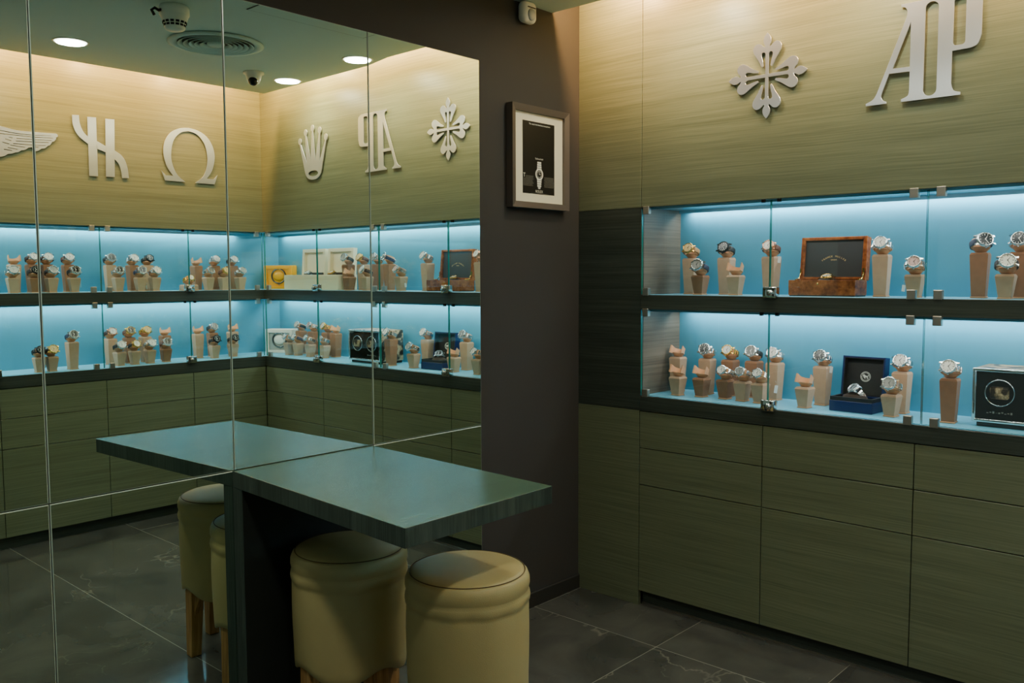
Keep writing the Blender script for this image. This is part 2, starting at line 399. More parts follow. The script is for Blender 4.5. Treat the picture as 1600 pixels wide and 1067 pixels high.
# ================================================================== the room
b = MB(); b.box(-3.75, 0.40, -2.85, 0.20, -0.06, 0.0); struct(b.build('floor', M_FLOOR))
# ceiling slab: stops short of the right and back walls, leaving the lit slot; the slot narrows past y = -1.25
b = MB(); t0 = ZC + 0.022
b.hexa([(-3.75, YW, ZC), (-0.176, YW, ZC), (-0.168, -1.06, ZC), (-3.75, -1.06, ZC)], [(-3.75, YW, t0), (-0.176, YW, t0), (-0.168, -1.06, t0), (-3.75, -1.06, t0)])
b.hexa([(-3.75, -1.06, ZC), (-0.168, -1.06, ZC), (-0.126, -1.27, ZC), (-3.75, -1.27, ZC)], [(-3.75, -1.06, t0), (-0.168, -1.06, t0), (-0.126, -1.27, t0), (-3.75, -1.27, t0)])
b.hexa([(-3.75, -1.27, ZC), (-0.126, -1.27, ZC), (-0.116, -2.23, ZC), (-3.75, -2.245, ZC)], [(-3.75, -1.27, t0), (-0.126, -1.27, t0), (-0.116, -2.23, t0), (-3.75, -2.245, t0)])
b.box(-3.75, 0.40, -2.85, 0.20, ZT, ZT + 0.04)
struct(b.build('ceiling', M_CEIL))
# charcoal wall that carries the mirrors
b = MB(); b.box(-3.75, 0.40, YW, YW + 0.12, 0.0, ZT); struct(b.build('wall_front', M_WALL))
b = MB(); b.box(-0.62, -0.001, YW - 0.011, YW, 0.0, 0.062, bev=0.003); struct(b.build('baseboard_front', plain('dark_skirting', (46, 46, 44), rough=0.4)))
b = MB(); b.box(-3.75, -3.65, -2.85, -2.35, 0.0, ZT); b.box(-3.75, -3.65, -0.25, YW, 0.0, ZT); b.box(-3.75, -3.65, -2.35, -0.25, 0.0, 0.12); b.box(-3.75, -3.65, -2.35, -0.25, 2.25, ZT)
struct(b.build('wall_left', M_WALL))
b = MB()          # added, unseen shop window: its opening lets fill light into the room
for y_ in (-2.35, -1.67, -0.97, -0.29): b.box(-3.72, -3.68, y_, y_ + 0.04, 0.12, 2.25)
b.box(-3.72, -3.68, -2.35, -0.25, 0.12, 0.17); b.box(-3.72, -3.68, -2.35, -0.25, 2.20, 2.25)
struct(b.build('fill_window_1', M_BLACKM))
# right wall: veneer boards above the cases, dark and olive strips beside them, masonry behind
b = MB()
b.box(0.0, 0.02, YW, Y0 + 0.0012, UT, ZT, bev=0.0008); b.box(0.0, 0.02, Y0 - 0.0012, L - 0.02, UT, ZT, bev=0.0008)
b.box(0.0, 0.02, YW, Y0, TB, UT - 0.001, bev=0.0008, mat=1); b.box(0.0, 0.02, YW, Y0 + 0.003, 0.0, TB - 0.001, bev=0.0008)
b.box(0.325, 0.40, YW, -2.85, 0.0, ZT, mat=2)
struct(b.build('wall_right', [M_OLIVE, M_DARK, M_WALL]))
b = MB()
b.box(-2.10, 0.0, L - 0.02, L, UT, ZT, bev=0.0008)
b.box(-3.65, -2.10, L - 0.02, L, 0.0, ZT)
b.box(-3.65, 0.325, -2.85, -2.79, 0.0, ZT, mat=1)
struct(b.build('wall_back', [M_OLIVE, M_WALL]))
b = MB(); b.box(0.030, 0.045, Y0, L - 0.03, 0.0, DB + 0.01); struct(b.build('baseboard_right', M_DARK))
b = MB(); b.box(-2.10, 0.03, L - 0.045, L - 0.030, 0.0, DB + 0.01); struct(b.build('baseboard_back', M_DARK))
b = MB(); b.box(0.026, 0.030, Y0, L - 0.03, 0.0, 0.007); struct(b.build('trim_1', M_CLIP))

# mirror tiles
cols = [(-0.6232, -1.1345), (-1.1345, -1.6431), (-1.6431, -2.1463), (-2.1463, -2.655)]
where = ['in the column beside the framed picture', 'in the second column from the picture', 'in the third column from the picture', 'at the far left photo edge']
for ci, (xa, xb) in enumerate(cols):
    for ri, (za, zb) in enumerate(((0.0, MS), (MS, MT))):
        g = 0.0012
        x0, x1, z0, z1 = xb + g, xa - g, za + (0.002 if ri == 0 else g), zb - (g if ri == 0 else 0)
        e = 0.0022
        b = MB()
        # flat front with a narrow bevelled border, like a cut mirror
        b.hexa([(x0, 0.0016, z0), (x1, 0.0016, z0), (x1, 0.0016, z1), (x0, 0.0016, z1)], [(x0 + e, 0.0, z0 + e), (x1 - e, 0.0, z0 + e), (x1 - e, 0.0, z1 - e), (x0 + e, 0.0, z1 - e)])
        o = b.build('mirror_panel', [M_MIRROR, M_GROUND])
        for f in o.data.polygons:
            if f.normal.y > -0.95: f.material_index = 1
        tag(o, ('tall upper' if ri else 'low') + ' mirror panel ' + ('above' if ri else 'below') + ' table height, ' + where[ci], 'mirror', 'mirror panels on the front wall')
        k = MB(); k.box(x0, x1, 0.002, 0.0285, z0, z1); k.build('backing_board', M_BACKING, o)

# ================================================================== lights
def area(name, loc, rot, sx, sy, watts, rgb, spread=180):
    l = bpy.data.lights.new(name, 'AREA'); l.shape = 'RECTANGLE'; l.size = sx; l.size_y = sy; l.energy = watts; l.color = lin(rgb)[:3]; l.spread = R(spread)
    o = bpy.data.objects.new(name, l); COL.objects.link(o); o.location = loc; o.rotation_euler = rot; return o
def disc(name, loc, d, watts, rgb, spread=150):
    l = bpy.data.lights.new(name, 'AREA'); l.shape = 'DISK'; l.size = d; l.energy = watts; l.color = lin(rgb)[:3]; l.spread = R(spread)
    o = bpy.data.objects.new(name, l); COL.objects.link(o); o.location = loc; return o
E_DOWN, E_LEDU, E_LEDL, E_COVE = 4.5, 7.5, 7.0, 50.0
lamps = [(-0.242, -0.56, 'round recessed ceiling lamp near the picture wall, above the cross emblem'), (-0.242, -1.20, 'round recessed ceiling lamp above the right wall, cut by a mirror seam'),
         (-0.212, -1.842, 'round recessed ceiling lamp nearest the room corner, beside the dome camera'), (-1.315, -1.872, 'round recessed ceiling lamp over the back wall, left of the smoke detector'),
         (-2.35, -1.872, 'added recessed ceiling lamp over the back wall, unseen on the left, for room fill'), (-2.35, -0.75, 'round recessed ceiling lamp over the mirror side, out of view on the left')]  # the back wall lamp here is unseen, added for room fill
for x, y, lab in lamps:
    t = thing('ceiling_lamp', lab, 'ceiling light', (x, y, ZC), 0, 'recessed ceiling lamps')
    b = MB(); b.lathe([(0.066, 0.0), (0.0685, -0.003), (0.073, -0.003), (0.076, 0.0), (0.066, 0.0)], 40); b.build('trim_ring', M_WHITEPL, t)
    b = MB(); b.lathe([(0.0, -0.0005), (0.066, -0.0005), (0.066, 0.0), (0.0, 0.0)], 40, smooth=False); b.build('diffuser', M_DIFF, t)
    disc('downlight', (x, y, ZC - 0.006), 0.12, E_DOWN * (1.7 if x < -2 else 1.0), (253, 250, 228), 172)
# cool strips inside the display cases
for z, e, dx in ((UT, E_LEDU, 0.276), (LT, E_LEDL, 0.258)):
    area('case_strip_right', (dx, (Y0 - 0.05 + L - 0.22) / 2, z - 0.0062), (0, 0, 0), 0.010, abs(L - 0.22 - Y0 + 0.05), e, (240, 248, 252))
    area('case_strip_back', (-1.02, L - dx, z - 0.0062), (0, 0, 0), 2.0, 0.010, e * 0.9, (240, 248, 252))
for z, e in ((UT, 4.2), (LT, 4.2)):
    area('case_front_strip_right', (0.044, (Y0 - 0.06 + L - 0.02) / 2, z - 0.0016), (0, R(-14), 0), 0.010, abs(L - 0.02 - Y0 + 0.06), e, (250, 246, 236))
    area('case_front_strip_back', (-1.03, L - 0.044, z - 0.0016), (R(-14), 0, 0), 1.98, 0.010, e * 0.85, (250, 246, 236))
# warm strips in the ceiling slot
SLOT = ((-0.030, -1.06, -0.204), (-1.06, -1.26, -0.178), (-1.26, -2.24, -0.152))
for ya, yb, x in SLOT:
    area('slot_strip_right', (x, (ya + yb) / 2, ZC + 0.125), (0, R(-42), 0), 0.03, abs(yb - ya), E_COVE * abs(yb - ya) / 2.3, (255, 186, 112))
area('slot_strip_back', (-1.15, L + 0.255, ZC + 0.125), (R(-42), 0, 0), 2.2, 0.03, E_COVE, (255, 172, 94))
for y, x in ((-0.20, -0.2), (-0.72, -0.2), (-1.82, -0.150)):
    o = disc('slot_spot', (x, y, ZC + 0.11), 0.04, 2.6, (255, 210, 150), 150); o.rotation_euler = (0, R(-40), 0)
for x in (-0.48, -0.95, -1.40):
    o = disc('slot_spot', (x, L + 0.25, ZC + 0.11), 0.04, 2.2, (255, 200, 138), 150); o.rotation_euler = (R(-40), 0, 0)
w = bpy.data.worlds.new('window_fill'); scene.world = w; w.use_nodes = True
w.node_tree.nodes['Background'].inputs[0].default_value = (0.6, 0.8, 0.7, 1); w.node_tree.nodes['Background'].inputs[1].default_value = 0.22  # even fill light, entering by the added window opening

# camera
cam = bpy.data.cameras.new('camera'); cam.sensor_fit = 'HORIZONTAL'; cam.sensor_width = 36.0; cam.lens = 36.0 * 1371.7213 / 1600; cam.clip_start = 0.02
co = bpy.data.objects.new('camera', cam); COL.objects.link(co)
yaw, pit, rol = 0.7399845765, -0.0742365096, -0.0036960384
fw = Vector((math.cos(yaw) * math.cos(pit), math.sin(yaw) * math.cos(pit), math.sin(pit)))
rt = Vector((math.sin(yaw), -math.cos(yaw), 0)); up = rt.cross(fw)
r2 = rt * math.cos(rol) + up * math.sin(rol); u2 = -rt * math.sin(rol) + up * math.cos(rol)
co.matrix_world = Matrix(((r2.x, u2.x, -fw.x, -2.9479123), (r2.y, u2.y, -fw.y, -2.2775764), (r2.z, u2.z, -fw.z, 1.35), (0, 0, 0, 1)))
scene.camera = co

# ================================================================== base cabinets
def base_cabinet(name, label, p0, p1, wall, group):
    """bay between p0 and p1 along the wall; local x runs along the wall, local y goes into it"""
    if wall == 'R': M = Matrix(((0, 1, 0, 0), (-1, 0, 0, 0), (0, 0, 1, 0), (0, 0, 0, 1))); t = thing(name, label, 'cabinet', (0, p0, 0), 0, group)
    else: M = Matrix(((-1, 0, 0, 0), (0, -1, 0, 0), (0, 0, 1, 0), (0, 0, 0, 1))); t = thing(name, label, 'cabinet', (p0, L, 0), 0, group)
    w = abs(p1 - p0); g = 0.0016
    k = MB(); k.box(0.0, w, 0.0195, 0.27, DB + 0.012, TB - 0.002, M=M); k.build('carcass', M_BLACKGAP, t)
    for nm, z0, z1 in (('drawer', D1, TB), ('drawer', D2, D1), ('door', DB, D2)):
        k = MB(); k.box(g, w - g, 0.0, 0.018, z0 + g, z1 - g - (0.002 if nm == 'drawer' and z1 == TB else 0), bev=0.0008, M=M); k.build(nm, M_OLIVE, t)
    return t
gb = 'olive veneer base cabinets'
base_cabinet('base_cabinet', 'olive wood base cabinet with two drawers over a door, nearest the charcoal wall', -0.2835, -0.8186, 'R', gb)
base_cabinet('base_cabinet', 'olive wood base cabinet in the middle of the right wall, second from the charcoal wall', -0.8186, -1.346, 'R', gb)
base_cabinet('base_cabinet', 'olive wood base cabinet cut by the right edge of the photo', -1.346, -1.874, 'R', gb)
base_cabinet('base_cabinet', 'olive wood base cabinet of the right wall in the room corner, seen in the mirror', -1.874, L + 0.001, 'R', gb)
base_cabinet('base_cabinet', 'back wall base cabinet in the room corner, reflected above the table top', -0.001, -0.4738, 'B', gb)
base_cabinet('base_cabinet', 'back wall base cabinet second from the room corner, reflected left of the table', -0.4738, -0.9671, 'B', gb)
base_cabinet('base_cabinet', 'back wall base cabinet third from the room corner, reflected across the mirror seam', -0.9671, -1.4863, 'B', gb)
base_cabinet('base_cabinet', 'back wall base cabinet farthest from the room corner, reflected at the left edge', -1.4863, -2.0, 'B', gb)

# ================================================================== display cases
def pane_door(case, a, c, z0, z1, wall, hinge, lock, back):
    """glass leaf between a and c along the wall; hinge: which ends carry clips; lock: cam lock at end c"""
    d = 0.0018
    def bx(mb, p0, p1, h0, h1, zz0, zz1, bev=0, seg=1, mat=0):
        # p along the wall, h into the wall (negative = room)
        if wall == 'R': mb.box(h0, h1, p0, p1, zz0, zz1, bev, seg, None, mat)
        else: mb.box(p0, p1, L - h1, L - h0, zz0, zz1, bev, seg, None, mat)
    k = MB(); s = -1 if c < a else 1
    p0, p1 = a + s * d, c - s * d
    bx(k, p0, p1, 0.001, 0.0105, z0 + 0.003, z1 - 0.004)
    o = k.build('glass_door', [M_GLASS, M_EDGE], case)
    ax = 0 if wall == 'R' else 1
    for f in o.data.polygons:
        if abs(f.normal[ax]) < 0.5: f.material_index = 1
    cl = 0.0135
    for end in hinge:
        q = a + s * 0.0405 if end == 'a' else c - s * 0.0405
        if end == 'a' and abs(a - Y0) < 1e-6 and wall == 'R': q = a + s * 0.024
        for zz in (z0 + 0.012, z1 - 0.012):
            h = MB(); bx(h, q - cl, q + cl, -0.005, 0.014, zz - 0.0155, zz + 0.0155, 0.0015); h.build('hinge', M_CLIP, o)
    for q in lock:
        st = MB(); bx(st, q - 0.006, q + 0.006, -0.001, 0.012, z1 - 0.012, z1 + 0.0, 0.001); st.build('stopper', M_BLACKM, o)
    return o
def cam_lock(case, q, z, wall):
    k = MB()
    if wall == 'R':
        k.box(-0.016, 0.014, q - 0.026, q + 0.026, z - 0.006, z + 0.034, 0.003, 2)
    else:
        k.box(q - 0.026, q + 0.026, L - 0.014, L + 0.016, z - 0.006, z + 0.034, 0.003, 2)
    o = k.build('lock', M_CHROME, case)
    c = MB()
    Mx = Matrix.Translation((-0.016, q - 0.006, z + 0.013)) @ Matrix.Rotation(-PI / 2, 4, 'Y') if wall == 'R' else Matrix.Translation((q - 0.006, L + 0.016, z + 0.013)) @ Matrix.Rotation(-PI / 2, 4, 'X')
    c.lathe([(0.0, 0.014), (0.008, 0.014), (0.011, 0.011), (0.011, 0.0), (0.0, 0.0)], 20, M=Mx)
    c.build('lock_barrel', M_CHROME, o)
def display_case(label, wall, zb, zt, ledge_low):
    t = thing('display_case', label, 'display case', (0, 0, 0), 0, 'lit wall display cases')
    if wall == 'R':
        k = MB(); k.box(ND, ND + 0.012, Y0 + 0.012, L - ND - 0.012, zb - 0.012, zt + 0.012); k.build('back_panel', M_BLUE, t)
        k = MB(); k.box(0.0115, ND, Y0, L - ND, zb - 0.012, zb); k.build('shelf', M_SHELF, t)
        k = MB(); k.box(0.0205, ND, Y0, L - ND, zt, zt + 0.012); k.build('top_panel', M_BLUE, t)
        k = MB(); k.box(0.0205, ND, Y0, Y0 + 0.012, zb - 0.012, zt + 0.012); k.build('end_panel', M_GREY, t)
        k = MB(); k.box(-0.0025, 0.0205, Y0 - 0.001, L - 0.0025, ledge_low, zb - 0.0005, bev=0.001); k.build('ledge', M_DARK, t)
        dx = 0.276 if zt > 1.4 else 0.258
        k = MB(); k.box(dx - 0.004, ND - 0.0005 if zt > 1.4 else dx + 0.004, Y0 - 0.05, L - 0.22, zt - 0.0055, zt - 0.0005); k.build('led_strip', M_LED, t)
        k = MB(); k.box(0.039, 0.049, Y0 - 0.06, L - 0.02, zt - 0.0010, zt - 0.0002); k.build('led_strip', M_LED, t)
        k = MB(); k.box(dx - 0.014, dx - 0.011, Y0 - 0.013, L - 0.21, zt - 0.013, zt - 0.0002); k.box(0.0215, 0.0245, Y0 - 0.013, L - 0.01, zt - 0.009, zt - 0.0002); k.build('light_shield', M_BLUE, t)
        pane_door(t, Y0, YA, zb, zt, 'R', 'a', [YA + 0.03], 0); pane_door(t, YA, YB, zb, zt, 'R', 'c', [YA - 0.03], 0)
        pane_door(t, YB, YC, zb, zt, 'R', 'a', [YC + 0.03], 0); pane_door(t, YC, L + 0.004, zb, zt, 'R', 'c', [YC - 0.03], 0)
        cam_lock(t, YA - 0.008, zb, 'R'); cam_lock(t, YC + 0.004, zb, 'R')
    else:
        xe = XD
        k = MB(); k.box(xe, ND + 0.012, L - ND - 0.012, L - ND, zb - 0.012, zt + 0.012); k.build('back_panel', M_BLUE, t)
        k = MB(); k.box(xe, 0.011, L - ND, L - 0.0115, zb - 0.012, zb); k.build('shelf', M_SHELF, t)
        k = MB(); k.box(xe, 0.0200, L - ND, L - 0.0205, zt, zt + 0.012); k.build('top_panel', M_BLUE, t)
        k = MB(); k.box(xe - 0.012, xe, L - ND, L - 0.0205, zb - 0.012, zt + 0.012); k.build('end_panel', M_GREY, t)
        k = MB(); k.box(xe - 0.05, -0.003, L - 0.0205, L + 0.0025, ledge_low, zb - 0.0005, bev=0.001); k.build('ledge', M_DARK, t)
        dx = 0.276 if zt > 1.4 else 0.258
        k = MB(); k.box(xe + 0.03, -0.02, L - (ND - 0.0005 if zt > 1.4 else dx + 0.004), L - dx + 0.004, zt - 0.0055, zt - 0.0005); k.build('led_strip', M_LED, t)
        k = MB(); k.box(xe + 0.03, -0.04, L - 0.049, L - 0.039, zt - 0.0010, zt - 0.0002); k.build('led_strip', M_LED, t)
        k = MB(); k.box(xe + 0.005, -0.01, L - dx + 0.011, L - dx + 0.014, zt - 0.013, zt - 0.0002); k.box(xe + 0.005, -0.01, L - 0.0245, L - 0.0215, zt - 0.009, zt - 0.0002); k.build('light_shield', M_BLUE, t)
        pane_door(t, -0.004, XA, zb, zt, 'B', 'a', [XA + 0.03], 0); pane_door(t, XA, XB, zb, zt, 'B', 'c', [XA - 0.03], 0)
        pane_door(t, XB, XC, zb, zt, 'B', 'a', [XC + 0.03], 0); pane_door(t, XC, XD, zb, zt, 'B', 'c', [XC - 0.03], 0)
        cam_lock(t, XA - 0.004, zb, 'B'); cam_lock(t, XC, zb, 'B')
    return t
display_case('upper blue glass display case on the right wall, holding the walnut box', 'R', UB, UT, LT)
display_case('lower blue glass display case on the right wall, holding the navy box', 'R', LB, LT, TB)
display_case('upper blue glass display case of the back wall, seen in the mirror', 'B', UB, UT, LT)
display_case('lower blue glass display case of the back wall, seen in the mirror', 'B', LB, LT, TB)

# ================================================================== table and stools
t = thing('wall_table', 'dark green wood table projecting from the mirrors over two round stools', 'table', (-1.40, -0.02, 0))
ox, oy = 1.40, 0.02
def q(x, y, z): return (x + ox, y + oy, z)
TT, TU = MS, MS - 0.047
P = [(-1.700, -0.815), (-1.180, -0.806), (-1.143, -0.001), (-1.651, -0.001)]
b = MB(); b.hexa([q(x, y, TU) for x, y in P], [q(x, y, TT) for x, y in P], bev=0.0012)
o = b.build('table_top', [M_TABLE, M_TABLESIDE], t)
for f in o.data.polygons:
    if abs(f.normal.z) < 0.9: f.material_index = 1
b = MB(); b.box(-1.651 + ox, -1.143 + ox, -0.051 + oy, -0.001 + oy, 0.0, TU, bev=0.0012); o = b.build('leg_panel', [M_TABLESIDE, M_LEGSHADE], t)
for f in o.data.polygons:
    if f.normal.y < -0.9: f.material_index = 1  # room-side face takes the painted under-table shade

def make_stool(label, loc, rz):
    t = thing('round_stool', label, 'stool', loc, R(rz), 'leather covered round stools')
    rng = random.Random(int(rz) + 3); ph = [rng.uniform(0, 6.28) for _ in range(8)]
    H = 0.575
    def wob(r, z, a):
        sk = max(0.0, (0.50 - z) / 0.3)
        rr = r + 0.0016 * math.sin(3 * a + ph[0] + z * 6) * sk + 0.0012 * math.sin(7 * a + ph[1] - z * 9) * sk
        rr += 0.0018 * math.sin(11 * a + ph[2]) * math.exp(-((z - 0.48) / 0.02) ** 2)
        zz = z
        if z < 0.30:      # the skirt is cut higher over each leg and hangs lower between
            zz = z + (0.030 * (abs(math.cos(2 * a)) ** 3) - 0.014) * min(1.0, (0.30 - z) / 0.07)
        zz += 0.0016 * math.sin(5 * a + ph[3] + 9 * r) * math.exp(-((z - 0.50) / 0.03) ** 2)
        return rr, zz
    prof = [(0.0, H), (0.06, H - 0.0005), (0.11, H - 0.002), (0.138, H - 0.006), (0.147, H - 0.010), (0.149, H - 0.0125), (0.152, H - 0.012), (0.158, H - 0.018), (0.1625, H - 0.030), (0.163, H - 0.044), (0.1605, H - 0.056),
            (0.1595, H - 0.060), (0.1625, H - 0.068), (0.1635, H - 0.078), (0.1615, H - 0.089), (0.1585, H - 0.095), (0.1592, H - 0.102), (0.1605, 0.45), (0.1612, 0.41), (0.1605, 0.36), (0.159, 0.31), (0.158, 0.285), (0.1575, 0.255), (0.156, 0.232), (0.1535, 0.229), (0.152, 0.240), (0.152, 0.29)]
    prof = [(r * 1.035, z) for r, z in prof]
    b = MB(); b.lathe(prof, 96, wob=wob); cov = b.build('cover', M_LEATHER, t)
    b = MB(); b.tube([(0.1558 * math.cos(a), 0.1558 * math.sin(a), H - 0.0105) for a in [2 * PI * i / 80 for i in range(80)]], 0.0013, 6, closed=True)
    b.build('top_piping', M_SEAM, cov)
    b = MB(); a0 = R(-28)
    for da in (-0.012, 0.012):
        pts = []
        for r, z in prof[5:24]:
            rr, zz = wob(r, z, a0 + da); pts.append(((rr + 0.0002) * math.cos(a0 + da), (rr + 0.0002) * math.sin(a0 + da), zz))
        b.tube(pts, 0.0007, 5)
    b.build('side_seam', M_SEAM, cov)
    b = MB(); b.lathe([(0.0, 0.302), (0.149, 0.302), (0.149, 0.262), (0.0, 0.262)], 48, smooth=False); b.build('seat_base', M_BLKLEATHER, t)
    for k in range(4):
        Mz = Matrix.Rotation(k * PI / 2, 4, 'Z')
        b = MB()
        # square leg, a little tapered, curving into the rail arches on both sides at the top
        b.hexa([(0.122, -0.020, 0.0), (0.160, -0.020, 0.0), (0.160, 0.020, 0.0), (0.122, 0.020, 0.0)], [(0.104, -0.026, 0.290), (0.1545, -0.026, 0.290), (0.1545, 0.026, 0.290), (0.104, 0.026, 0.290)], bev=0.0025, M=Mz)
        for sgn in (-1, 1):
            t2 = bmesh.new(); rows = []
            for i in range(9):
                u = i / 8
                ang = sgn * (0.14 + u * 0.645)
                lowz = 0.250 - 0.110 * (1 - u) ** 3.2
                rows.append([t2.verts.new((rr * math.cos(ang), rr * math.sin(ang), zz)) for rr, zz in ((0.120, lowz), (0.148, lowz), (0.148, 0.285), (0.120, 0.285))])
            for i in range(8):
                for j in range(4): t2.faces.new((rows[i][j], rows[i][(j + 1) % 4], rows[i + 1][(j + 1) % 4], rows[i + 1][j]))
            t2.faces.new(rows[0]); t2.faces.new(rows[-1]); bmesh.ops.recalc_face_normals(t2, faces=t2.faces)
            b.merge(t2, Mz, 0, False)
        b.build('leg', M_OAK, t)
    return t
make_stool('olive tan leather round stool standing clear of the table edge, in front', (-1.320, -0.625, 0), 2)
make_stool('olive tan leather round stool half under the table, beside its back panel', (-1.412, -0.228, 0), -4)

# ================================================================== emblems on the veneer
def mirror_a(pts): return [(-x, y) for x, y in pts]
def emblem(name, label, mb, loc):
    o = mb.build(name, M_BRUSH)
    c = Vector(loc)
    for v in o.data.vertices: v.co -= c
    o.location = c
    return tag(o, label, 'wall emblem', 'brushed steel emblems')
TH = 0.005
# flowering cross: one arm, mirrored and turned four times
s = 0.148 / 215
half = [(8, 8), (8, 108)] + smooth_pts([(8, 108), (13, 117), (23, 119), (31, 112), (30, 97), (24, 75), (20, 50)], 4)[1:] + [(26, 45)] + smooth_pts([(26, 45), (33, 55), (46, 80), (63, 105), (75, 125), (77, 143), (69, 158), (54, 166), (36, 162), (22, 149), (10, 144)], 4)[1:] + smooth_pts([(10, 144), (12, 154), (20, 170), (18, 190), (8, 207), (0, 215)], 4)[1:]
arm = half + [(-x, y) for x, y in reversed(half[:-1])]
cross = []
for k in range(4):
    a = k * PI / 2
    cross += [((x * math.cos(a) + y * math.sin(a)) * s, (-x * math.sin(a) + y * math.cos(a)) * s) for x, y in reversed(arm)]
cl = []
for p in cross:
    if not cl or math.hypot(p[0] - cl[-1][0], p[1] - cl[-1][1]) > 1e-5: cl.append(p)
b = MB(); b.flat([cl], TH, on_right(0.004) @ Matrix.Translation((0.815, 2.052, 0)), bevel=0.0003)
emblem('cross_emblem', 'brushed steel flowering cross emblem on the right wall, left of the two letters', b, (-0.004, -0.815, 2.052))
# two joined letters
A = loop((1.165, 1.900), (1.230, 1.900), (1.2285, 1.906), [(1.2285, 1.906), (1.217, 1.913), (1.213, 1.925), (1.2155, 1.937)], (1.2365, 1.993), (1.300, 1.991), (1.300, 1.935), [(1.300, 1.935), (1.296, 1.916), (1.276, 1.907)],
         (1.276, 1.899), (1.450, 1.898), (1.450, 1.906), [(1.450, 1.906), (1.430, 1.914), (1.423, 1.935)], (1.423, 2.033), (1.473, 2.034), [(1.473, 2.034), (1.494, 2.042), (1.504, 2.070)], (1.504, 2.165), [(1.504, 2.165), (1.499, 2.190), (1.475, 2.203)],
         (1.269, 2.203), (1.269, 2.196), [(1.269, 2.196), (1.282, 2.191), (1.288, 2.178), (1.286, 2.160)], (1.200, 1.937), [(1.200, 1.937), (1.188, 1.918), (1.165, 1.907)])
def rrect(x0, x1, y0, y1, r, n=6):
    out = []
    for cx, cy, a0 in ((x1 - r, y1 - r, 0), (x0 + r, y1 - r, 90), (x0 + r, y0 + r, 180), (x1 - r, y0 + r, 270)):
        out += [(cx + r * math.cos(R(a0 + 90 * i / n)), cy + r * math.sin(R(a0 + 90 * i / n))) for i in range(n + 1)]
    return out
b = MB(); b.flat([A, [(1.2465, 2.007), (1.300, 2.005), (1.300, 2.146)], rrect(1.3415, 1.3815, 1.907, 2.194, 0.019), rrect(1.4245, 1.460, 2.048, 2.189, 0.010)], TH, on_right(0.004), bevel=0.0003)
emblem('letter_emblem', 'large brushed steel joined letters A and P on the right wall', b, (-0.004, -1.335, 2.05))
# crown
b = MB(); C0 = 1.917
tips = [(-0.122, 2.104), (-0.066, 2.148), (0.0, 2.166), (0.066, 2.148), (0.122, 2.104)]
vals = [(-0.060, 1.990), (-0.022, 2.000), (0.022, 2.000), (0.060, 1.990)]
out = [(-0.091, 1.985)]
for i, (tx, tz) in enumerate(tips):
    dx = 0.0055
    out += [(tx - dx, tz), (tx + dx, tz)]
    if i < 4: out.append(vals[i])
out += [(0.091, 1.985)] + smooth_pts([(0.091, 1.985), (0.073, 1.930), (0.045, 1.905), (0.0, 1.897), (-0.045, 1.905), (-0.073, 1.930), (-0.091, 1.985)])[1:-1]
b.flat([[(C0 + x, z) for x, z in out], oval(C0, 1.931, 0.047, 0.0165)], TH, on_right(0.004), bevel=0.0003)
for tx, tz in tips: b.flat([oval(C0 + tx * 1.015, tz + 0.016, 0.0145, 0.0185)], TH + 0.0004, on_right(0.0038), bevel=0.0003)
emblem('crown_emblem', 'brushed steel five pointed crown emblem, seen in the mirror nearest the room corner', b, (-0.004, -C0, 2.04))
# horseshoe letter on the back wall
hf = [(-0.168, 1.939), (-0.143, 1.914), (-0.100, 1.915)] + smooth_pts([(-0.100, 1.915), (-0.135, 1.964), (-0.153, 2.036), (-0.143, 2.100), (-0.108, 2.152), (-0.055, 2.181), (0.0, 2.190)])[1:]
inn = smooth_pts([(-0.030, 1.886), (-0.078, 1.925), (-0.1045, 1.985), (-0.108, 2.045), (-0.091, 2.112), (-0.050, 2.158), (0.0, 2.172)])
om = hf + [(-x, z) for x, z in reversed(hf[:-1])] + [(0.148, 1.886)] + [(-x, z) for x, z in inn] + list(reversed(inn))[1:] + [(-0.148, 1.886)]
b = MB(); b.flat([[(x - 0.4625, z) for x, z in om]], TH, on_back(0.004), bevel=0.0003)
emblem('horseshoe_emblem', 'brushed steel horseshoe shaped letter emblem on the back wall, seen in the mirror', b, (-0.4625, L + 0.004, 2.04))
# two bars crossed by a curve
b = MB(); M = on_back(0.004)
b.flat([[(-1.019, 1.878), (-0.975, 1.879), (-0.974, 2.182), (-1.018, 2.180)]], TH, M, bevel=0.0003)
b.flat([[(-0.933, 1.881), (-0.888, 1.882), (-0.879, 2.184), (-0.926, 2.182)]], TH, M, bevel=0.0003)
b.flat([loop([(-1.093, 2.180), (-1.091, 2.130), (-1.068, 2.080), (-1.019, 2.042)], [(-1.018, 2.078), (-1.040, 2.100), (-1.056, 2.138), (-1.060, 2.183)])], TH, M, bevel=0.0003)
b.flat([[(-0.976, 2.022), (-0.931, 2.008), (-0.930, 2.040), (-0.975, 2.062)]], TH, M, bevel=0.0003)
b.flat([loop([(-0.884, 2.022), (-0.850, 2.001), (-0.829, 1.972), (-0.817, 1.930), (-0.813, 1.883)], [(-0.849, 1.880), (-0.853, 1.920), (-0.864, 1.952), (-0.886, 1.978)])], TH, M, bevel=0.0003)
emblem('bar_emblem', 'brushed steel emblem of two bars and a curve, reflected on the back wall', b, (-0.953, L + 0.004, 2.03))
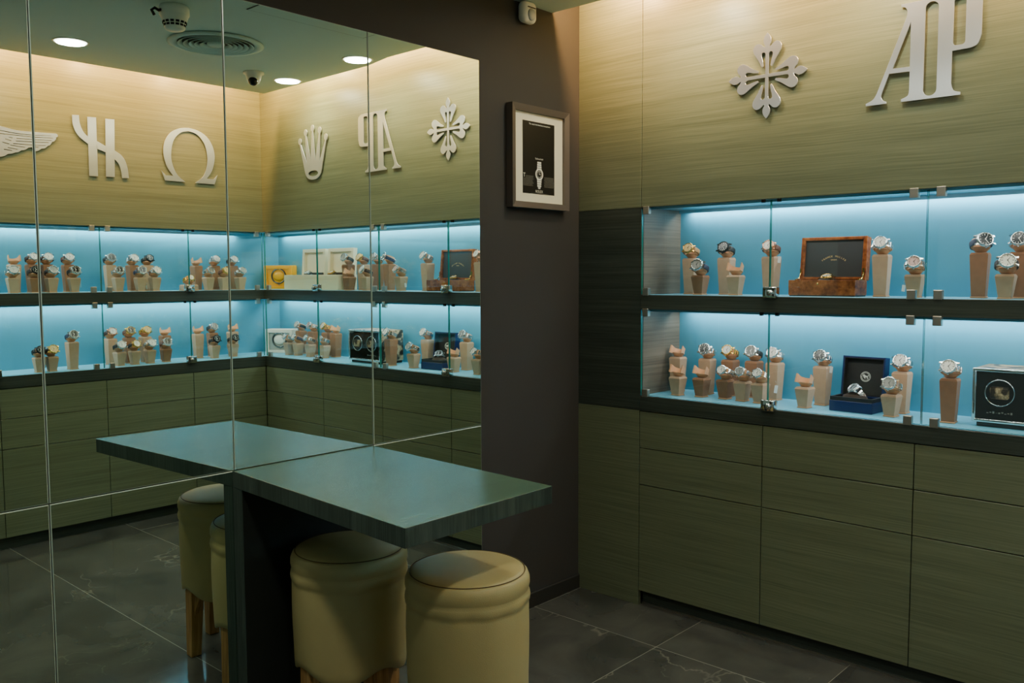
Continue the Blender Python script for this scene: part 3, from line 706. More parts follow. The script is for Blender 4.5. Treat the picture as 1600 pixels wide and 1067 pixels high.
# wing
def wq(px, py): return (-1.43 + px * 0.000248, 2.082 - (py - 210) * 0.000259 + px * 0.0000281)
wing = [wq(*p) for p in loop([(-560, 60), (-280, 130), (0, 205), (280, 280), (560, 310), (1030, 345)], (1058, 368), (1058, 402), (1022, 420), [(1022, 420), (1020, 450), (980, 492), (945, 498)], [(935, 520), (900, 565), (860, 574)], [(850, 585), (800, 622), (735, 628)], [(720, 640), (670, 668), (600, 680)], (560, 600), [(495, 605), (430, 648), (360, 654)], [(345, 665), (300, 690), (250, 694)], [(235, 700), (180, 716), (120, 718)], [(100, 728), (40, 760), (-40, 772)], [(-60, 790), (-160, 820), (-260, 820)], [(-280, 840), (-420, 860), (-560, 850)])]
slots = [[(-520, 150), (-260, 215), (0, 282), (300, 338), (560, 366), (930, 380), (935, 390), (560, 379), (300, 352), (0, 297), (-260, 232), (-520, 168)],
         [(-520, 215), (0, 336), (560, 400), (965, 426), (968, 438), (560, 414), (0, 352), (-520, 234)],
         [(275, 426), (600, 455), (945, 470), (940, 482), (600, 468), (280, 440)], [(262, 474), (600, 496), (885, 510), (880, 522), (600, 510), (266, 489)],
         [(212, 522), (550, 554), (830, 570), (822, 581), (550, 568), (216, 538)], [(160, 550), (440, 598), (425, 609), (165, 566)],
         [(600, 588), (690, 598), (680, 610), (600, 602)], [(112, 596), (300, 634), (288, 646), (116, 612)], [(42, 624), (195, 656), (184, 668), (46, 642)],
         [(70, 432), (190, 474), (186, 486), (72, 448)], [(140, 404), (215, 418), (210, 430), (142, 416)], [(20, 494), (150, 532), (144, 545), (22, 510)], [(-400, 330), (-40, 400), (-44, 416), (-402, 350)], [(-420, 420), (-60, 480), (-64, 498), (-424, 440)], [(-440, 520), (-40, 580), (-46, 600), (-444, 545)], [(-440, 640), (-60, 680), (-70, 702), (-444, 668)]]
b = MB(); b.flat([wing] + [[wq(*p) for p in sl] for sl in slots], TH, on_back(0.004), bevel=0.0003)
emblem('wing_emblem', 'brushed steel feathered wing emblem at the far left edge, seen in the mirror', b, (-1.37, L + 0.004, 2.02))

# ================================================================== framed print on the charcoal wall
cx, cz = -0.2775, 1.8125
t = thing('framed_print', 'framed black watch advertisement with cream mat on the charcoal wall', 'picture', (cx, YW, cz - 0.197))
W, H2 = 0.345, 0.394
def fr(p0, p1, z0, z1): return p0, p1, z0, z1
b = MB(); fwid = 0.024; dpt = 0.034
# mitred frame
oc = [(-W / 2, 0), (W / 2, 0), (W / 2, H2), (-W / 2, H2)]; ic = [(-W / 2 + fwid, fwid), (W / 2 - fwid, fwid), (W / 2 - fwid, H2 - fwid), (-W / 2 + fwid, H2 - fwid)]
for i in range(4):
    j = (i + 1) % 4
    b.hexa([(oc[i][0], -0.0005, oc[i][1]), (oc[j][0], -0.0005, oc[j][1]), (ic[j][0], -0.0005, ic[j][1]), (ic[i][0], -0.0005, ic[i][1])],
           [(oc[i][0], -dpt, oc[i][1]), (oc[j][0], -dpt, oc[j][1]), (ic[j][0], -dpt + 0.006, ic[j][1]), (ic[i][0], -dpt + 0.006, ic[i][1])])
b.build('frame', M_FRAME, t)
b = MB(); b.box(-W / 2 + 0.02, W / 2 - 0.02, -0.016, -0.002, 0.02, H2 - 0.02); b.build('mat_board', M_MAT, t)
pw, z0, z1 = 0.096, 0.058, 0.338
b = MB(); b.box(-pw, pw, -0.0168, -0.0158, z0, z1); pr = b.build('print', M_PRINT, t)
FM = lambda x, z, d=-0.0170: Matrix(((1, 0, 0, x), (0, 0, -1, d), (0, 1, 0, z), (0, 0, 0, 1)))
b = MB()
b.text('The watch that has been everywhere', 0.0085, FM(0.005, z1 - 0.013)); b.build('headline', M_PRINTWHITE, pr)
b = MB(); b.text('Submariner', 0.0105, FM(0.002, z0 + 0.135)); b.build('title', M_PRINTWHITE, pr)
b = MB(); b.text('T', 0.022, FM(-pw + 0.009, z0 + 0.063)); b.build('drop_capital', M_PRINTWHITE, pr)
b = MB(); b.text('ROLEX', 0.0145, FM(0.002, z0 + 0.006)); b.build('brand_name', M_PRINTWHITE, pr)
b = MB()
cr = [(-0.006, 0.0)] + [(-0.008, 0.010), (-0.003, 0.004), (-0.004, 0.012), (0.0, 0.005), (0.004, 0.012), (0.003, 0.004), (0.008, 0.010)] + [(0.006, 0.0)]
b.flat([cr], 0.0004, FM(0.002, z0 + 0.021)); b.build('crown_mark', M_PRINTWHITE, pr)
b = MB()
for r in range(8):
    zz = z0 + 0.030 + r * 0.0052
    for x0, x1 in ((-pw + (0.018 if r > 5 else 0.003), -0.036 + 0.002 * (r % 3)), (0.034 - 0.002 * (r % 2), pw - 0.003)):
        x = x0
        while x < x1 - 0.004:
            l = random.uniform(0.004, 0.010); l = min(l, x1 - x); b.box(x, x + l, -0.0173, -0.0168, zz, zz + 0.0021); x += l + 0.0016
b.box(-0.05, 0.06, -0.0173, -0.0168, z0 + 0.002, z0 + 0.0032)
b.build('body_text', M_PRINTGREY, pr)
b = MB()
for i in range(4):
    w2 = 0.0135 - i * 0.0008
    for sg, base in ((1, z0 + 0.098), (-1, z0 + 0.058)):
        zc = base + sg * i * 0.0085
        b.box(-w2 + 0.002, w2 + 0.002, -0.0175, -0.0168, zc - 0.0034, zc + 0.0034)
b.flat([oval(0.002, z0 + 0.078, 0.0235, 0.0225), oval(0.002, z0 + 0.078, 0.017, 0.0165)], 0.0007, FM(0, 0))
for k in range(12):
    a = k * PI / 6; b.box(0.002 + 0.013 * math.sin(a) - 0.0014, 0.002 + 0.013 * math.sin(a) + 0.0014, -0.0175, -0.0168, z0 + 0.078 + 0.0125 * math.cos(a) - 0.0014, z0 + 0.078 + 0.0125 * math.cos(a) + 0.0014)
b.box(0.0012, 0.0028, -0.0175, -0.0168, z0 + 0.078, z0 + 0.088); b.box(0.002, 0.010, -0.0175, -0.0168, z0 + 0.0772, z0 + 0.0788)
b.build('printed_watch', M_PRINTWHITE, pr)

# ================================================================== devices on ceiling and wall
t = thing('motion_detector', 'white rounded motion detector high on the charcoal wall', 'motion detector', (-0.352, YW, 2.318))
b = MB(); pf = []
b.box(-0.039, 0.039, -0.046, -0.001, 0.0, 0.082, bev=0.0215, seg=6); b.build('housing', M_WHITEPL, t)
b = MB(); b.box(-0.022, 0.022, -0.0475, -0.044, 0.054, 0.0575); b.build('slot', M_DARKPL, t)
b = MB(); b.lathe([(0.0, 0.0115), (0.010, 0.0108), (0.018, 0.0085), (0.022, 0.005), (0.0225, 0.0)], 24, M=Matrix.Translation((0, -0.0425, 0.030)) @ Matrix.Rotation(PI / 2, 4, 'X')); b.build('lens', plain('milky_lens', (186, 190, 186), rough=0.3), t)
t = thing('smoke_detector', 'white smoke detector hanging from the ceiling, seen in the mirror near its top', 'smoke detector', (-1.247, -1.046, ZC))
b = MB(); b.lathe([(0.0, 0.0), (0.052, 0.0), (0.056, -0.010), (0.056, -0.034), (0.054, -0.036), (0.052, -0.040), (0.043, -0.066), (0.040, -0.068), (0.039, -0.083), (0.033, -0.091), (0.0, -0.093)], 40); b.build('body', M_WHITEPL, t)
b = MB()
for k in range(14):
    a = 2 * PI * k / 14
    for z0_, z1_, rr in ((-0.0675, -0.060, 0.0432), (-0.0785, -0.0705, 0.0385)):
        b.box(rr - 0.002, rr + 0.0018, -0.0066, 0.0066, z0_, z1_, M=Matrix.Rotation(a, 4, 'Z'))
b.build('vent_slot', M_DARKPL, t)
b = MB(); b.tube([(-0.05, 0.0, -0.022), (-0.066, 0.006, -0.030), (-0.078, 0.0, -0.022), (-0.088, -0.006, -0.030), (-0.075, -0.012, -0.045)], 0.006, 8); b.build('cable', M_BLACKPL, t)
t = thing('dome_camera', 'white ceiling dome camera with dark eye, reflected beside a mirror seam', 'security camera', (-0.441, -1.804, ZC))
b = MB(); b.lathe([(0.0, 0.0), (0.052, 0.0), (0.052, -0.008), (0.042, -0.012), (0.034, -0.040), (0.028, -0.055), (0.0, -0.058)], 36); b.build('housing', M_WHITEPL, t)
b = MB(); b.lathe([(0.024 * math.sin(a), 0.024 * math.cos(a)) for a in [PI * i / 14 for i in range(15)]], 28, M=Matrix.Translation((-0.012, 0.014, -0.048))); b.build('camera_eye', M_BLACKPL, t)
t = thing('air_vent', 'round ceiling air vent with concentric rings, seen in the mirror', 'air vent', (-0.860, -1.425, ZC))
b = MB(); b.lathe([(0.170, 0.0), (0.205, -0.002), (0.208, -0.006), (0.180, -0.012), (0.166, -0.006), (0.166, 0.0)], 64, cap=False); b.build('outer_ring', M_CEIL, t)
for k, rr in enumerate((0.150, 0.126, 0.102, 0.079, 0.057)):
    b = MB(); b.lathe([(rr - 0.006, -0.002), (rr + 0.013, -0.014), (rr + 0.0145, -0.0125), (rr - 0.004, -0.001), (rr - 0.006, -0.002)], 56); b.build('ring_blade', M_CEIL, t)
b = MB(); b.lathe([(0.0, -0.014), (0.030, -0.013), (0.040, -0.006), (0.036, -0.0005), (0.0, -0.0005)], 40); b.build('hub', M_CEIL, t)
b = MB(); b.lathe([(0.0, -0.0016), (0.166, -0.0016), (0.166, -0.0004), (0.0, -0.0004)], 48, smooth=False); b.build('throat', plain('vent_shadow', (70, 72, 68), rough=0.9), t)
t = thing('ceiling_hatch', 'flush ceiling hatch outlined by a thin dark gap, seen along the mirror top', 'hatch', (-0.75, -0.60, ZC))
b = MB(); b.box(-0.288, 0.288, -0.274, 0.274, -0.0012, -0.0004); b.build('gap_liner', M_DARKPL, t)
b = MB(); b.box(-0.283, 0.283, -0.269, 0.269, -0.0024, -0.0002); b.build('hatch_panel', M_CEIL, t)

# ================================================================== watch stands
SH = {'T': 0.146, 'S': 0.077, 'L': 0.034}
ZCUFF, EL = 0.0265, R(24)
TILT = Matrix.Translation((0, 0, ZCUFF)) @ Matrix.Rotation(EL, 4, 'Y')
def make_stand(kind, colour):
    m = {'t': M_TAUPE, 'b': M_BROWN}[colour]
    t = bpy.data.objects.new('watch_stand', None); COL.objects.link(t)
    h = SH[kind]; w1 = 0.0272 if kind != 'L' else 0.040; w0 = {'T': 0.0205, 'S': 0.0180, 'L': 0.040}[kind]
    b = MB(); b.box(-w0 - 0.002, w0 + 0.002, -w0 - 0.002, w0 + 0.002, 0.0003, 0.005, bev=0.001); b.build('foot_plate', M_COLLAR, t)
    b = MB()
    b.hexa([(-w0, -w0, 0.005), (w0, -w0, 0.005), (w0, w0, 0.005), (-w0, w0, 0.005)], [(-w1, -w1, h - 0.006), (w1, -w1, h - 0.006), (w1, w1, h - 0.006), (-w1, w1, h - 0.006)], bev=0.0015)
    w2 = w1 - 0.004
    b.hexa([(-w1, -w1, h - 0.0075), (w1, -w1, h - 0.0075), (w1, w1, h - 0.0075), (-w1, w1, h - 0.0075)], [(-w2, -w2, h), (w2, -w2, h), (w2, w2, h), (-w2, w2, h)], bev=0.001)
    b.build('pedestal', m, t)
    return t
def make_collar(parent, empty):
    """tilted cuff the watch is buckled round: a C lying almost flat, its gap towards the room, on a short neck"""
    a = 0.0268; t = bmesh.new(); rows = []
    gap = 58 if empty else 8
    n = 30
    for i in range(n + 1):
        u = i / n; an = R(180 + gap + (360 - 2 * gap) * u); e = max(0.0, abs(u - 0.5) * 2 - 0.72) / 0.28 if empty else 0.0
        rr = a + 0.0065 * e * e; hw = 0.0125 + 0.0040 * e; th = 0.0055
        rows.append([t.verts.new(((rr - th * q_) * math.cos(an), (rr - th * q_) * math.sin(an) * 1.04, s_ * hw)) for q_, s_ in ((0, -1), (0, 1), (1, 1), (1, -1))])
    for i in range(n):
        for j in range(4): t.faces.new((rows[i][j], rows[i][(j + 1) % 4], rows[i + 1][(j + 1) % 4], rows[i + 1][j]))
    t.faces.new(rows[0]); t.faces.new(rows[-1]); bmesh.ops.recalc_face_normals(t, faces=t.faces)
    b = MB(); b.merge(t, TILT, 0, False)
    b.lathe([(0.0, 0.0), (0.014, 0.0003), (0.018, 0.004), (0.0240, 0.012), (0.0250, 0.0165), (0.0, 0.0165)], 28, M=Matrix.Translation((0.002, 0, 0)) @ Matrix.Rotation(R(9), 4, 'Y'))
    return b.build('cuff', M_COLLAR, parent)

# ================================================================== wristwatches
# built with the strap loop round the y axis and the dial towards -x, then laid flat and tilted up like the cuff
WA, WC = 0.0292, 0.0308
CASE_AN = R(180)
LAY = TILT @ Matrix.Rotation(PI / 2, 4, 'X')
def case_matrix(r):
    px, pz = WA * math.cos(CASE_AN), WC * math.sin(CASE_AN)
    el = 0.0
    n = Vector((-math.cos(el), 0, math.sin(el))); up = Vector((math.sin(el), 0, math.cos(el))); rt = up.cross(n)
    M = Matrix((rt, up, n)).transposed().to_4x4()
    M.translation = Vector((px, 0, pz)) + n * 0.0012
    return M
def make_watch(metal, dial, strap, r=0.0205):
    mm = {'s': M_STEEL, 'g': M_GOLD, 'r': M_ROSE, 'k': M_BLACKM}[metal]
    t = bpy.data.objects.new('wristwatch', None); COL.objects.link(t)
    M = case_matrix(r); T = 0.0095
    b = MB()
    b.lathe([(0.0, -0.002), (r * 0.90, -0.002), (r * 0.99, 0.001), (r, 0.004), (r * 0.97, T - 0.0015), (r * 0.90, T - 0.001)], 36, M=M)
    for sy in (-1, 1):
        for sx in (-1, 1):
            b.hexa([(sx * r * 0.40, sy * r * 0.80, 0.0015), (sx * r * 0.66, sy * r * 0.68, 0.0015), (sx * r * 0.64, sy * r * 1.22, -0.003), (sx * r * 0.44, sy * r * 1.22, -0.003)],
                   [(sx * r * 0.40, sy * r * 0.80, 0.006), (sx * r * 0.66, sy * r * 0.68, 0.006), (sx * r * 0.64, sy * r * 1.24, 0.001), (sx * r * 0.44, sy * r * 1.24, 0.001)], M=M)
    b.build('case', mm, t)
    b = MB(); b.lathe([(0.0022, 0.0), (0.0028, 0.0005), (0.0028, 0.0036), (0.0020, 0.0042), (0.0, 0.0042)], 12, M=M @ Matrix.Translation((r * 0.98, 0, 0.004)) @ Matrix.Rotation(PI / 2, 4, 'Y')); b.build('crown', mm, t)
    b = MB(); b.lathe([(r * 0.93, T - 0.002), (r * 0.95, T), (r * 0.90, T + 0.0014), (r * 0.80, T + 0.0016), (r * 0.775, T - 0.0012)], 36, M=M, cap=False); b.build('bezel', mm, t)
    b = MB(); b.lathe([(0.0, T - 0.0008), (r * 0.79, T - 0.0008), (r * 0.79, T - 0.003), (0.0, T - 0.003)], 32, M=M, smooth=False); d = b.build('dial', M_DIAL[dial], t)
    mk = M_INK if dial in 'wcsp' else M_LUME
    b = MB()
    for k in range(12):
        a = k * PI / 6; Mr = M @ Matrix.Rotation(-a, 4, 'Z'); wd = 0.0011 if k % 3 else 0.0016
        b.box(-wd / 2, wd / 2, r * (0.58 if k % 3 else 0.50), r * 0.71, T - 0.0010, T - 0.0003, M=Mr)
    b.build('hour_markers', mk, d)
    b = MB()
    for a, l, wd in ((R(-55), 0.42, 0.0016), (R(62), 0.60, 0.0012)):
        b.box(-wd / 2, wd / 2, -r * 0.10, r * l, T - 0.0007, T, M=M @ Matrix.Rotation(-a, 4, 'Z'))
    b.lathe([(0.0, T + 0.0003), (0.0014, T + 0.0001), (0.0014, T - 0.0008)], 10, M=M); b.build('hands', mk, d)
    # band round the cuff, from lug to lug
    b = MB(); brace = strap in ('S', 'G', 'R')
    A0, A1 = R(180 + 42), R(180 + 360 - 42); n = 17 if brace else 30
    def fr(u):
        an = A0 + (A1 - A0) * u
        nx, nz = math.cos(an) / WA, math.sin(an) / WC; l = math.hypot(nx, nz)
        return Vector((WA * math.cos(an), 0, WC * math.sin(an))), Vector((nx / l, 0, nz / l))
    hw = lambda u: 0.0098 - 0.0018 * math.sin(PI * u)
    if brace:
        bm_ = {'S': M_STEEL, 'G': M_GOLD, 'R': M_ROSE}[strap]
        for i in range(n):
            p, nn = fr((i + 0.5) / n); p0, _ = fr(i / n); p1, _ = fr((i + 1) / n); ln = (p1 - p0).length / 2 * 0.93
            tg = (p1 - p0).normalized()
            Ml = Matrix((tg, Vector((0, 1, 0)), tg.cross(Vector((0, 1, 0))))).transposed().to_4x4(); Ml.translation = p
            if (Ml.to_3x3() @ Vector((0, 0, 1))).dot(nn) < 0: Ml = Ml @ Matrix.Rotation(PI, 4, 'X')
            w = hw((i + 0.5) / n)
            b.box(-ln, ln, -w, -w * 0.42, 0.0003, 0.0030, bev=0.0005, M=Ml); b.box(-ln, ln, w * 0.42, w, 0.0003, 0.0030, bev=0.0005, M=Ml)
            b.box(-ln, ln, -w * 0.40, w * 0.40, 0.0003, 0.0034, bev=0.0005, M=Ml)
        b.build('bracelet', bm_, t)
    else:
        tb = bmesh.new(); rows = []
        for i in range(n + 1):
            p, nn = fr(i / n); w = hw(i / n); th = 0.0030 + (0.0012 if i < 3 or i > n - 3 else 0)
            rows.append([tb.verts.new(p + Vector((0, s_ * w, 0)) + nn * o_) for o_, s_ in ((0.0003, -1), (0.0003, 1), (th * 0.8, 1), (th, 0.7), (th, -0.7), (th * 0.8, -1))])
        for i in range(n):
            for j in range(6): tb.faces.new((rows[i][j], rows[i][(j + 1) % 6], rows[i + 1][(j + 1) % 6], rows[i + 1][j]))
        tb.faces.new(rows[0]); tb.faces.new(rows[-1]); bmesh.ops.recalc_face_normals(tb, faces=tb.faces)
        b.merge(tb, None, 0, True); st = b.build('strap', M_STRAP[strap], t)
        p, nn = fr(0.52); b = MB(); b.box(p.x - 0.0016, p.x + 0.0052, -0.0098, 0.0098, p.z - 0.007, p.z + 0.007, bev=0.0008); b.build('buckle', mm, st)
    def lay(o):
        for c in o.children:
            c.data.transform(LAY); lay(c)
    lay(t)
    return t

# ------------------------------------------------------------------ where each stand is: wall, level, kind, x, y
ST = {
'U1':('R','u','T',0.200,-0.395),
'U2':('R','u','S',0.100,-0.496),
'U3':('R','u','T',0.200,-0.554),
'U4':('R','u','S',0.100,-0.649),
'U5':('R','u','T',0.160,-0.763),
'U7':('R','u','T',0.170,-1.167),
'U8':('R','u','S',0.100,-1.300),
'U9':('R','u','T',0.170,-1.477),
'U10':('R','u','S',0.090,-1.572),
'U11':('R','u','T',0.180,-1.590),
'L1':('R','l','T',0.210,-0.331),
'L2':('R','l','S',0.110,-0.393),
'L3':('R','l','T',0.220,-0.463),
'L4':('R','l','S',0.130,-0.490),
'L5':('R','l','T',0.235,-0.559),
'L6':('R','l','S',0.140,-0.589),
'L7':('R','l','T',0.250,-0.654),
'L8':('R','l','S',0.130,-0.669),
'L9':('R','l','S',0.120,-0.747),
'L10':('R','l','T',0.240,-0.747),
'L11':('R','l','T',0.230,-0.941),
'L12':('R','l','S',0.120,-0.922),
'L14':('R','l','T',0.220,-1.229),
'L15':('R','l','S',0.120,-1.229),
'L16':('R','l','T',0.120,-1.413),
'U12':('R','u','T',0.180,-1.719),
'U13':('R','u','T',0.125,-1.786),
'U14':('R','u','S',0.060,-1.690),
'L18':('R','l','S',0.150,-2.065),
'L19':('R','l','T',0.240,-2.156),
'L20':('R','l','T',0.240,-2.303),
'L21':('R','l','S',0.150,-2.209),
'L22':('R','l','T',0.240,-2.434),
'L23':('R','l','S',0.150,-2.338),
'L24':('R','l','S',0.140,-2.420),
'L25':('R','l','T',0.230,-2.060),
'B1':('B','u','S',-0.102,-2.562),
'B2':('B','u','T',-0.103,-2.652),
'B3':('B','u','S',-0.211,-2.562),
'B4':('B','u','T',-0.222,-2.652),
'B5':('B','u','S',-0.312,-2.562),
'B6':('B','u','T',-0.338,-2.652),
'B7':('B','u','L',-0.445,-2.542),
'B8':('B','u','S',-0.637,-2.562),
'B9':('B','u','T',-0.635,-2.652),
'B10':('B','u','S',-0.722,-2.562),
'B11':('B','u','T',-0.723,-2.652),
'B12':('B','u','S',-0.843,-2.562),
'B13':('B','u','T',-0.848,-2.652),
'B14':('B','u','S',-1.075,-2.562),
'B15':('B','u','T',-1.069,-2.652),
'B16':('B','u','S',-1.187,-2.562),
'B17':('B','u','T',-1.175,-2.652),
'B18':('B','u','T',-1.247,-2.652),
'B19':('B','u','S',-1.270,-2.562),
'B20':('B','u','T',-1.333,-2.652),
'B21':('B','u','S',-1.372,-2.562),
'C1':('B','l','S',-0.152,-2.582),
'C2':('B','l','T',-0.095,-2.682),
'C3':('B','l','S',-0.280,-2.572),
'C4':('B','l','T',-0.231,-2.682),
'C5':('B','l','T',-0.341,-2.652),
'C6':('B','l','S',-0.581,-2.572),
'C7':('B','l','T',-0.536,-2.672),
'C8':('B','l','S',-0.679,-2.562),
'C9':('B','l','T',-0.658,-2.662),
'C10':('B','l','S',-0.767,-2.562),
'C11':('B','l','T',-0.751,-2.662),
'C12':('B','l','S',-0.855,-2.552),
'C13':('B','l','T',-0.855,-2.662),
'C14':('B','l','T',-1.099,-2.562),
'C15':('B','l','S',-1.210,-2.542),
'C16':('B','l','S',-1.271,-2.542),

}
# id: suede, watch spec (metal, dial, strap, radius in mm, turn of the watch in degrees) or None, look of the watch, place
OR = ['first', 'second', 'third', 'fourth', 'fifth', 'sixth', 'seventh', 'eighth', 'ninth', 'tenth', 'eleventh', 'twelfth']
RU, RL, BU, BL = 'upper right case', 'lower right case', 'upper back case', 'lower back case'
W = {
'U1': ('t', ('g', 'c', 't', 20, 25), 'gold watch with champagne dial and tan strap', 'far left back row, ' + RU),
'U2': ('b', ('s', 's', 'b', 22, 22), 'silver chronograph watch with navy strap', 'far left front row, ' + RU),
'U3': ('t', ('k', 'k', 'k', 22, 20), 'all black watch', 'second from left end, back row, ' + RU),
'U4': ('t', None, '', 'second from left end, front row, ' + RU),
'U5': ('t', ('r', 'w', 'n', 20, 25), 'rose gold watch with brown strap', 'behind the glass seam, left of the walnut box'),
'U7': ('t', ('s', 'w', 'S', 21, 22), 'white dialled steel bracelet watch', 'right of the walnut box, ' + RU),
'U8': ('t', ('s', 'p', 'S', 20, 35), 'pink dialled steel bracelet watch', 'second right of the walnut box, ' + RU),
'U9': ('b', ('s', 'k', 'b', 23, 150), 'black dialled steel watch with dark strap', 'third right of the walnut box, ' + RU),
'U10': ('t', ('s', 'w', 'd', 22, 70), 'cream dialled watch with dark brown strap', 'front row by right photo edge, ' + RU),
'U11': ('b', ('s', 'k', 'S', 22, 10), 'black dialled steel bracelet watch', 'back row cut by right photo edge, ' + RU),
'U12': ('t', ('g', 'c', 'n', 21, 0), 'gold dialled watch with brown strap', 'second right of the cream box, mirrored ' + RU),
'U13': ('b', ('s', 'g', 'k', 22, 0), 'steel watch with black strap', 'right end of the cream box, mirrored ' + RU),
'U14': ('b', None, '', 'front row, right end of the cream box, mirror'),
'L1': ('t', None, '', 'far left back row, ' + RL), 'L2': ('t', None, '', 'far left front row, ' + RL),
'L3': ('t', ('s', 'k', 'S', 22, 25), 'dark dialled steel bracelet watch', 'second from left end, back row, ' + RL),
'L4': ('b', None, '', 'second from left end, front row, ' + RL),
'L5': ('b', ('g', 'w', 'G', 20, 22), 'gold bracelet watch with white dial', 'third from left end, back row, ' + RL),
'L6': ('b', ('s', 'w', 'S', 17, 15), 'small white dialled steel bracelet watch', 'third from left end, front row, ' + RL),
'L7': ('b', ('s', 'g', 'k', 22, 20), 'grey dialled steel watch with black strap', 'fourth from left end, back row, ' + RL),
'L8': ('t', ('s', 's', 'S', 17, 30), 'small silver bracelet watch', 'fourth from left end, front row, ' + RL),
'L9': ('t', ('s', 'w', 'S', 17, 30), 'small pale dialled bracelet watch', 'fifth from left end, front row, ' + RL),
'L10': ('t', ('s', 'w', 'S', 21, 30), 'silver bracelet watch with white dial', 'behind the glass seam, ' + RL),
'L11': ('t', ('s', 'k', 'S', 22, 15), 'black dialled steel bracelet watch', 'left of the navy box, ' + RL),
'L12': ('t', None, '', 'in front, left of the navy box, ' + RL),
'L14': ('t', ('s', 'w', 'S', 22, 15), 'white dialled steel bracelet watch', 'back row right of the navy box, ' + RL),
'L15': ('t', ('s', 's', 'S', 21, 25), 'silver dialled steel bracelet watch', 'front row right of the navy box, ' + RL),
'L16': ('b', ('s', 'w', 'S', 22, 15), 'white dialled steel bracelet watch', 'left of the snakeskin winder, ' + RL),
'L18': ('t', ('s', 's', 'S', 18, 0), 'small silver bracelet watch', 'in front, beside the winder, mirrored ' + RL),
'L19': ('b', ('g', 'w', 'G', 20, 15), 'gold and white bracelet watch', 'back row, beside the winder, mirrored ' + RL),
'L20': ('b', ('s', 'p', 'S', 20, 20), 'pink dialled bracelet watch', 'behind the glass seam, mirrored ' + RL),
'L21': ('t', ('s', 'w', 'S', 17, 25), 'small white bracelet watch', 'in front of the glass seam, mirrored ' + RL),
'L22': ('b', ('s', 'w', 'k', 21, 10), 'white dialled watch with black strap', 'back row near the white winder, mirrored ' + RL),
'L23': ('t', ('s', 'w', 'b', 18, 10), 'pale watch with navy strap', 'second right of the white winder, mirrored ' + RL),
'L24': ('t', ('s', 'w', 'S', 18, 10), 'small white watch', 'next to the white winder, mirrored ' + RL),
'L25': ('b', None, '', 'narrow gap beside the snakeskin winder, mirrored ' + RL),
}
def bw(k, su, spec, look, row, i, case):
    W[k] = (su, spec, look, '%s from corner, %s row, %s' % (OR[i], row, case))
for i, (k, su, sp, lk) in enumerate([('B1', 't', ('s', 's', 'S', 21, 0), 'silver bracelet watch'), ('B3', 't', ('g', 'c', 'n', 20, 0), 'gold watch with brown strap'), ('B5', 't', ('s', 'g', 'S', 20, 20), 'grey dialled bracelet watch'),
        ('B7', 't', ('g', 'w', 'G', 17, 0), 'gold bracelet watch'), ('B8', 't', ('s', 'w', 'S', 21, 0), 'pearl white bracelet watch'), ('B10', 't', ('s', 'b', 'b', 22, 10), 'navy watch'), ('B12', 't', ('s', 'k', 'S', 21, -15), 'black dialled steel bracelet watch'),
        ('B14', 't', ('s', 'k', 'k', 22, 0), 'dark dialled watch with black strap'), ('B16', 't', ('s', 's', 'k', 21, 0), 'silver watch with black strap'), ('B19', 'b', ('k', 'k', 'k', 20, 0), 'small dark watch'), ('B21', 't', ('s', 's', 'S', 22, -20), 'large silver bracelet watch')]):
    bw(k, su, sp, lk, 'front', i, BU)
for i, (k, su, sp, lk) in enumerate([('B2', 'b', ('s', 'w', 'k', 22, 0), 'white dialled watch with black strap'), ('B4', 'b', ('s', 's', 'S', 22, 0), 'silver bracelet watch'), ('B6', 'b', None, ''), ('B9', 't', ('k', 'k', 'k', 21, 0), 'all black watch'),
        ('B11', 'b', ('s', 'w', 'S', 22, 0), 'white bracelet watch'), ('B13', 't', ('s', 'k', 'k', 22, 0), 'black dialled watch with black strap'), ('B15', 'b', ('s', 'w', 'n', 22, 0), 'white watch with brown strap'),
        ('B17', 'b', ('s', 'w', 'd', 22, -10), 'silver watch with dark strap'), ('B18', 'b', ('s', 'w', 'd', 20, 0), 'pale watch with dark brown strap'), ('B20', 't', None, '')]):
    bw(k, su, sp, lk, 'back', i, BU)
for i, (k, su, sp, lk) in enumerate([('C1', 't', ('k', 'k', 'k', 21, 0), 'black watch with black strap'), ('C3', 't', ('k', 'k', 'k', 22, 10), 'all black sports watch'), ('C6', 'b', ('s', 'k', 'n', 22, -20), 'dark dialled watch with brown strap'), ('C8', 't', ('s', 'w', 'S', 22, 0), 'white bracelet watch'),
        ('C10', 't', ('g', 'w', 'k', 20, 0), 'white dialled gold watch with black strap'), ('C12', 't', ('s', 'w', 'k', 22, 0), 'white dialled watch with black strap'), ('C15', 't', ('g', 'c', 'k', 22, 0), 'champagne dialled watch with black strap'), ('C16', 't', ('k', 'k', 'k', 20, 0), 'small dark watch beside the mirror seam')]):
    bw(k, su, sp, lk, 'front', i, BL)
for i, (k, su, sp, lk) in enumerate([('C2', 't', None, ''), ('C4', 'b', ('s', 'g', 'k', 21, 0), 'grey dialled watch with black strap'), ('C5', 't', None, ''), ('C7', 'b', None, ''), ('C9', 't', ('g', 'c', 'G', 21, -10), 'gold bracelet watch'),
        ('C11', 'b', ('g', 'k', 'n', 22, -15), 'black dialled gold watch'), ('C13', 't', ('r', 'w', 'd', 21, 0), 'rose gold watch with dark brown strap'), ('C14', 't', ('s', 'k', 'b', 22, 0), 'steel watch with navy strap')]):
    bw(k, su, sp, lk, 'back', i, BL)

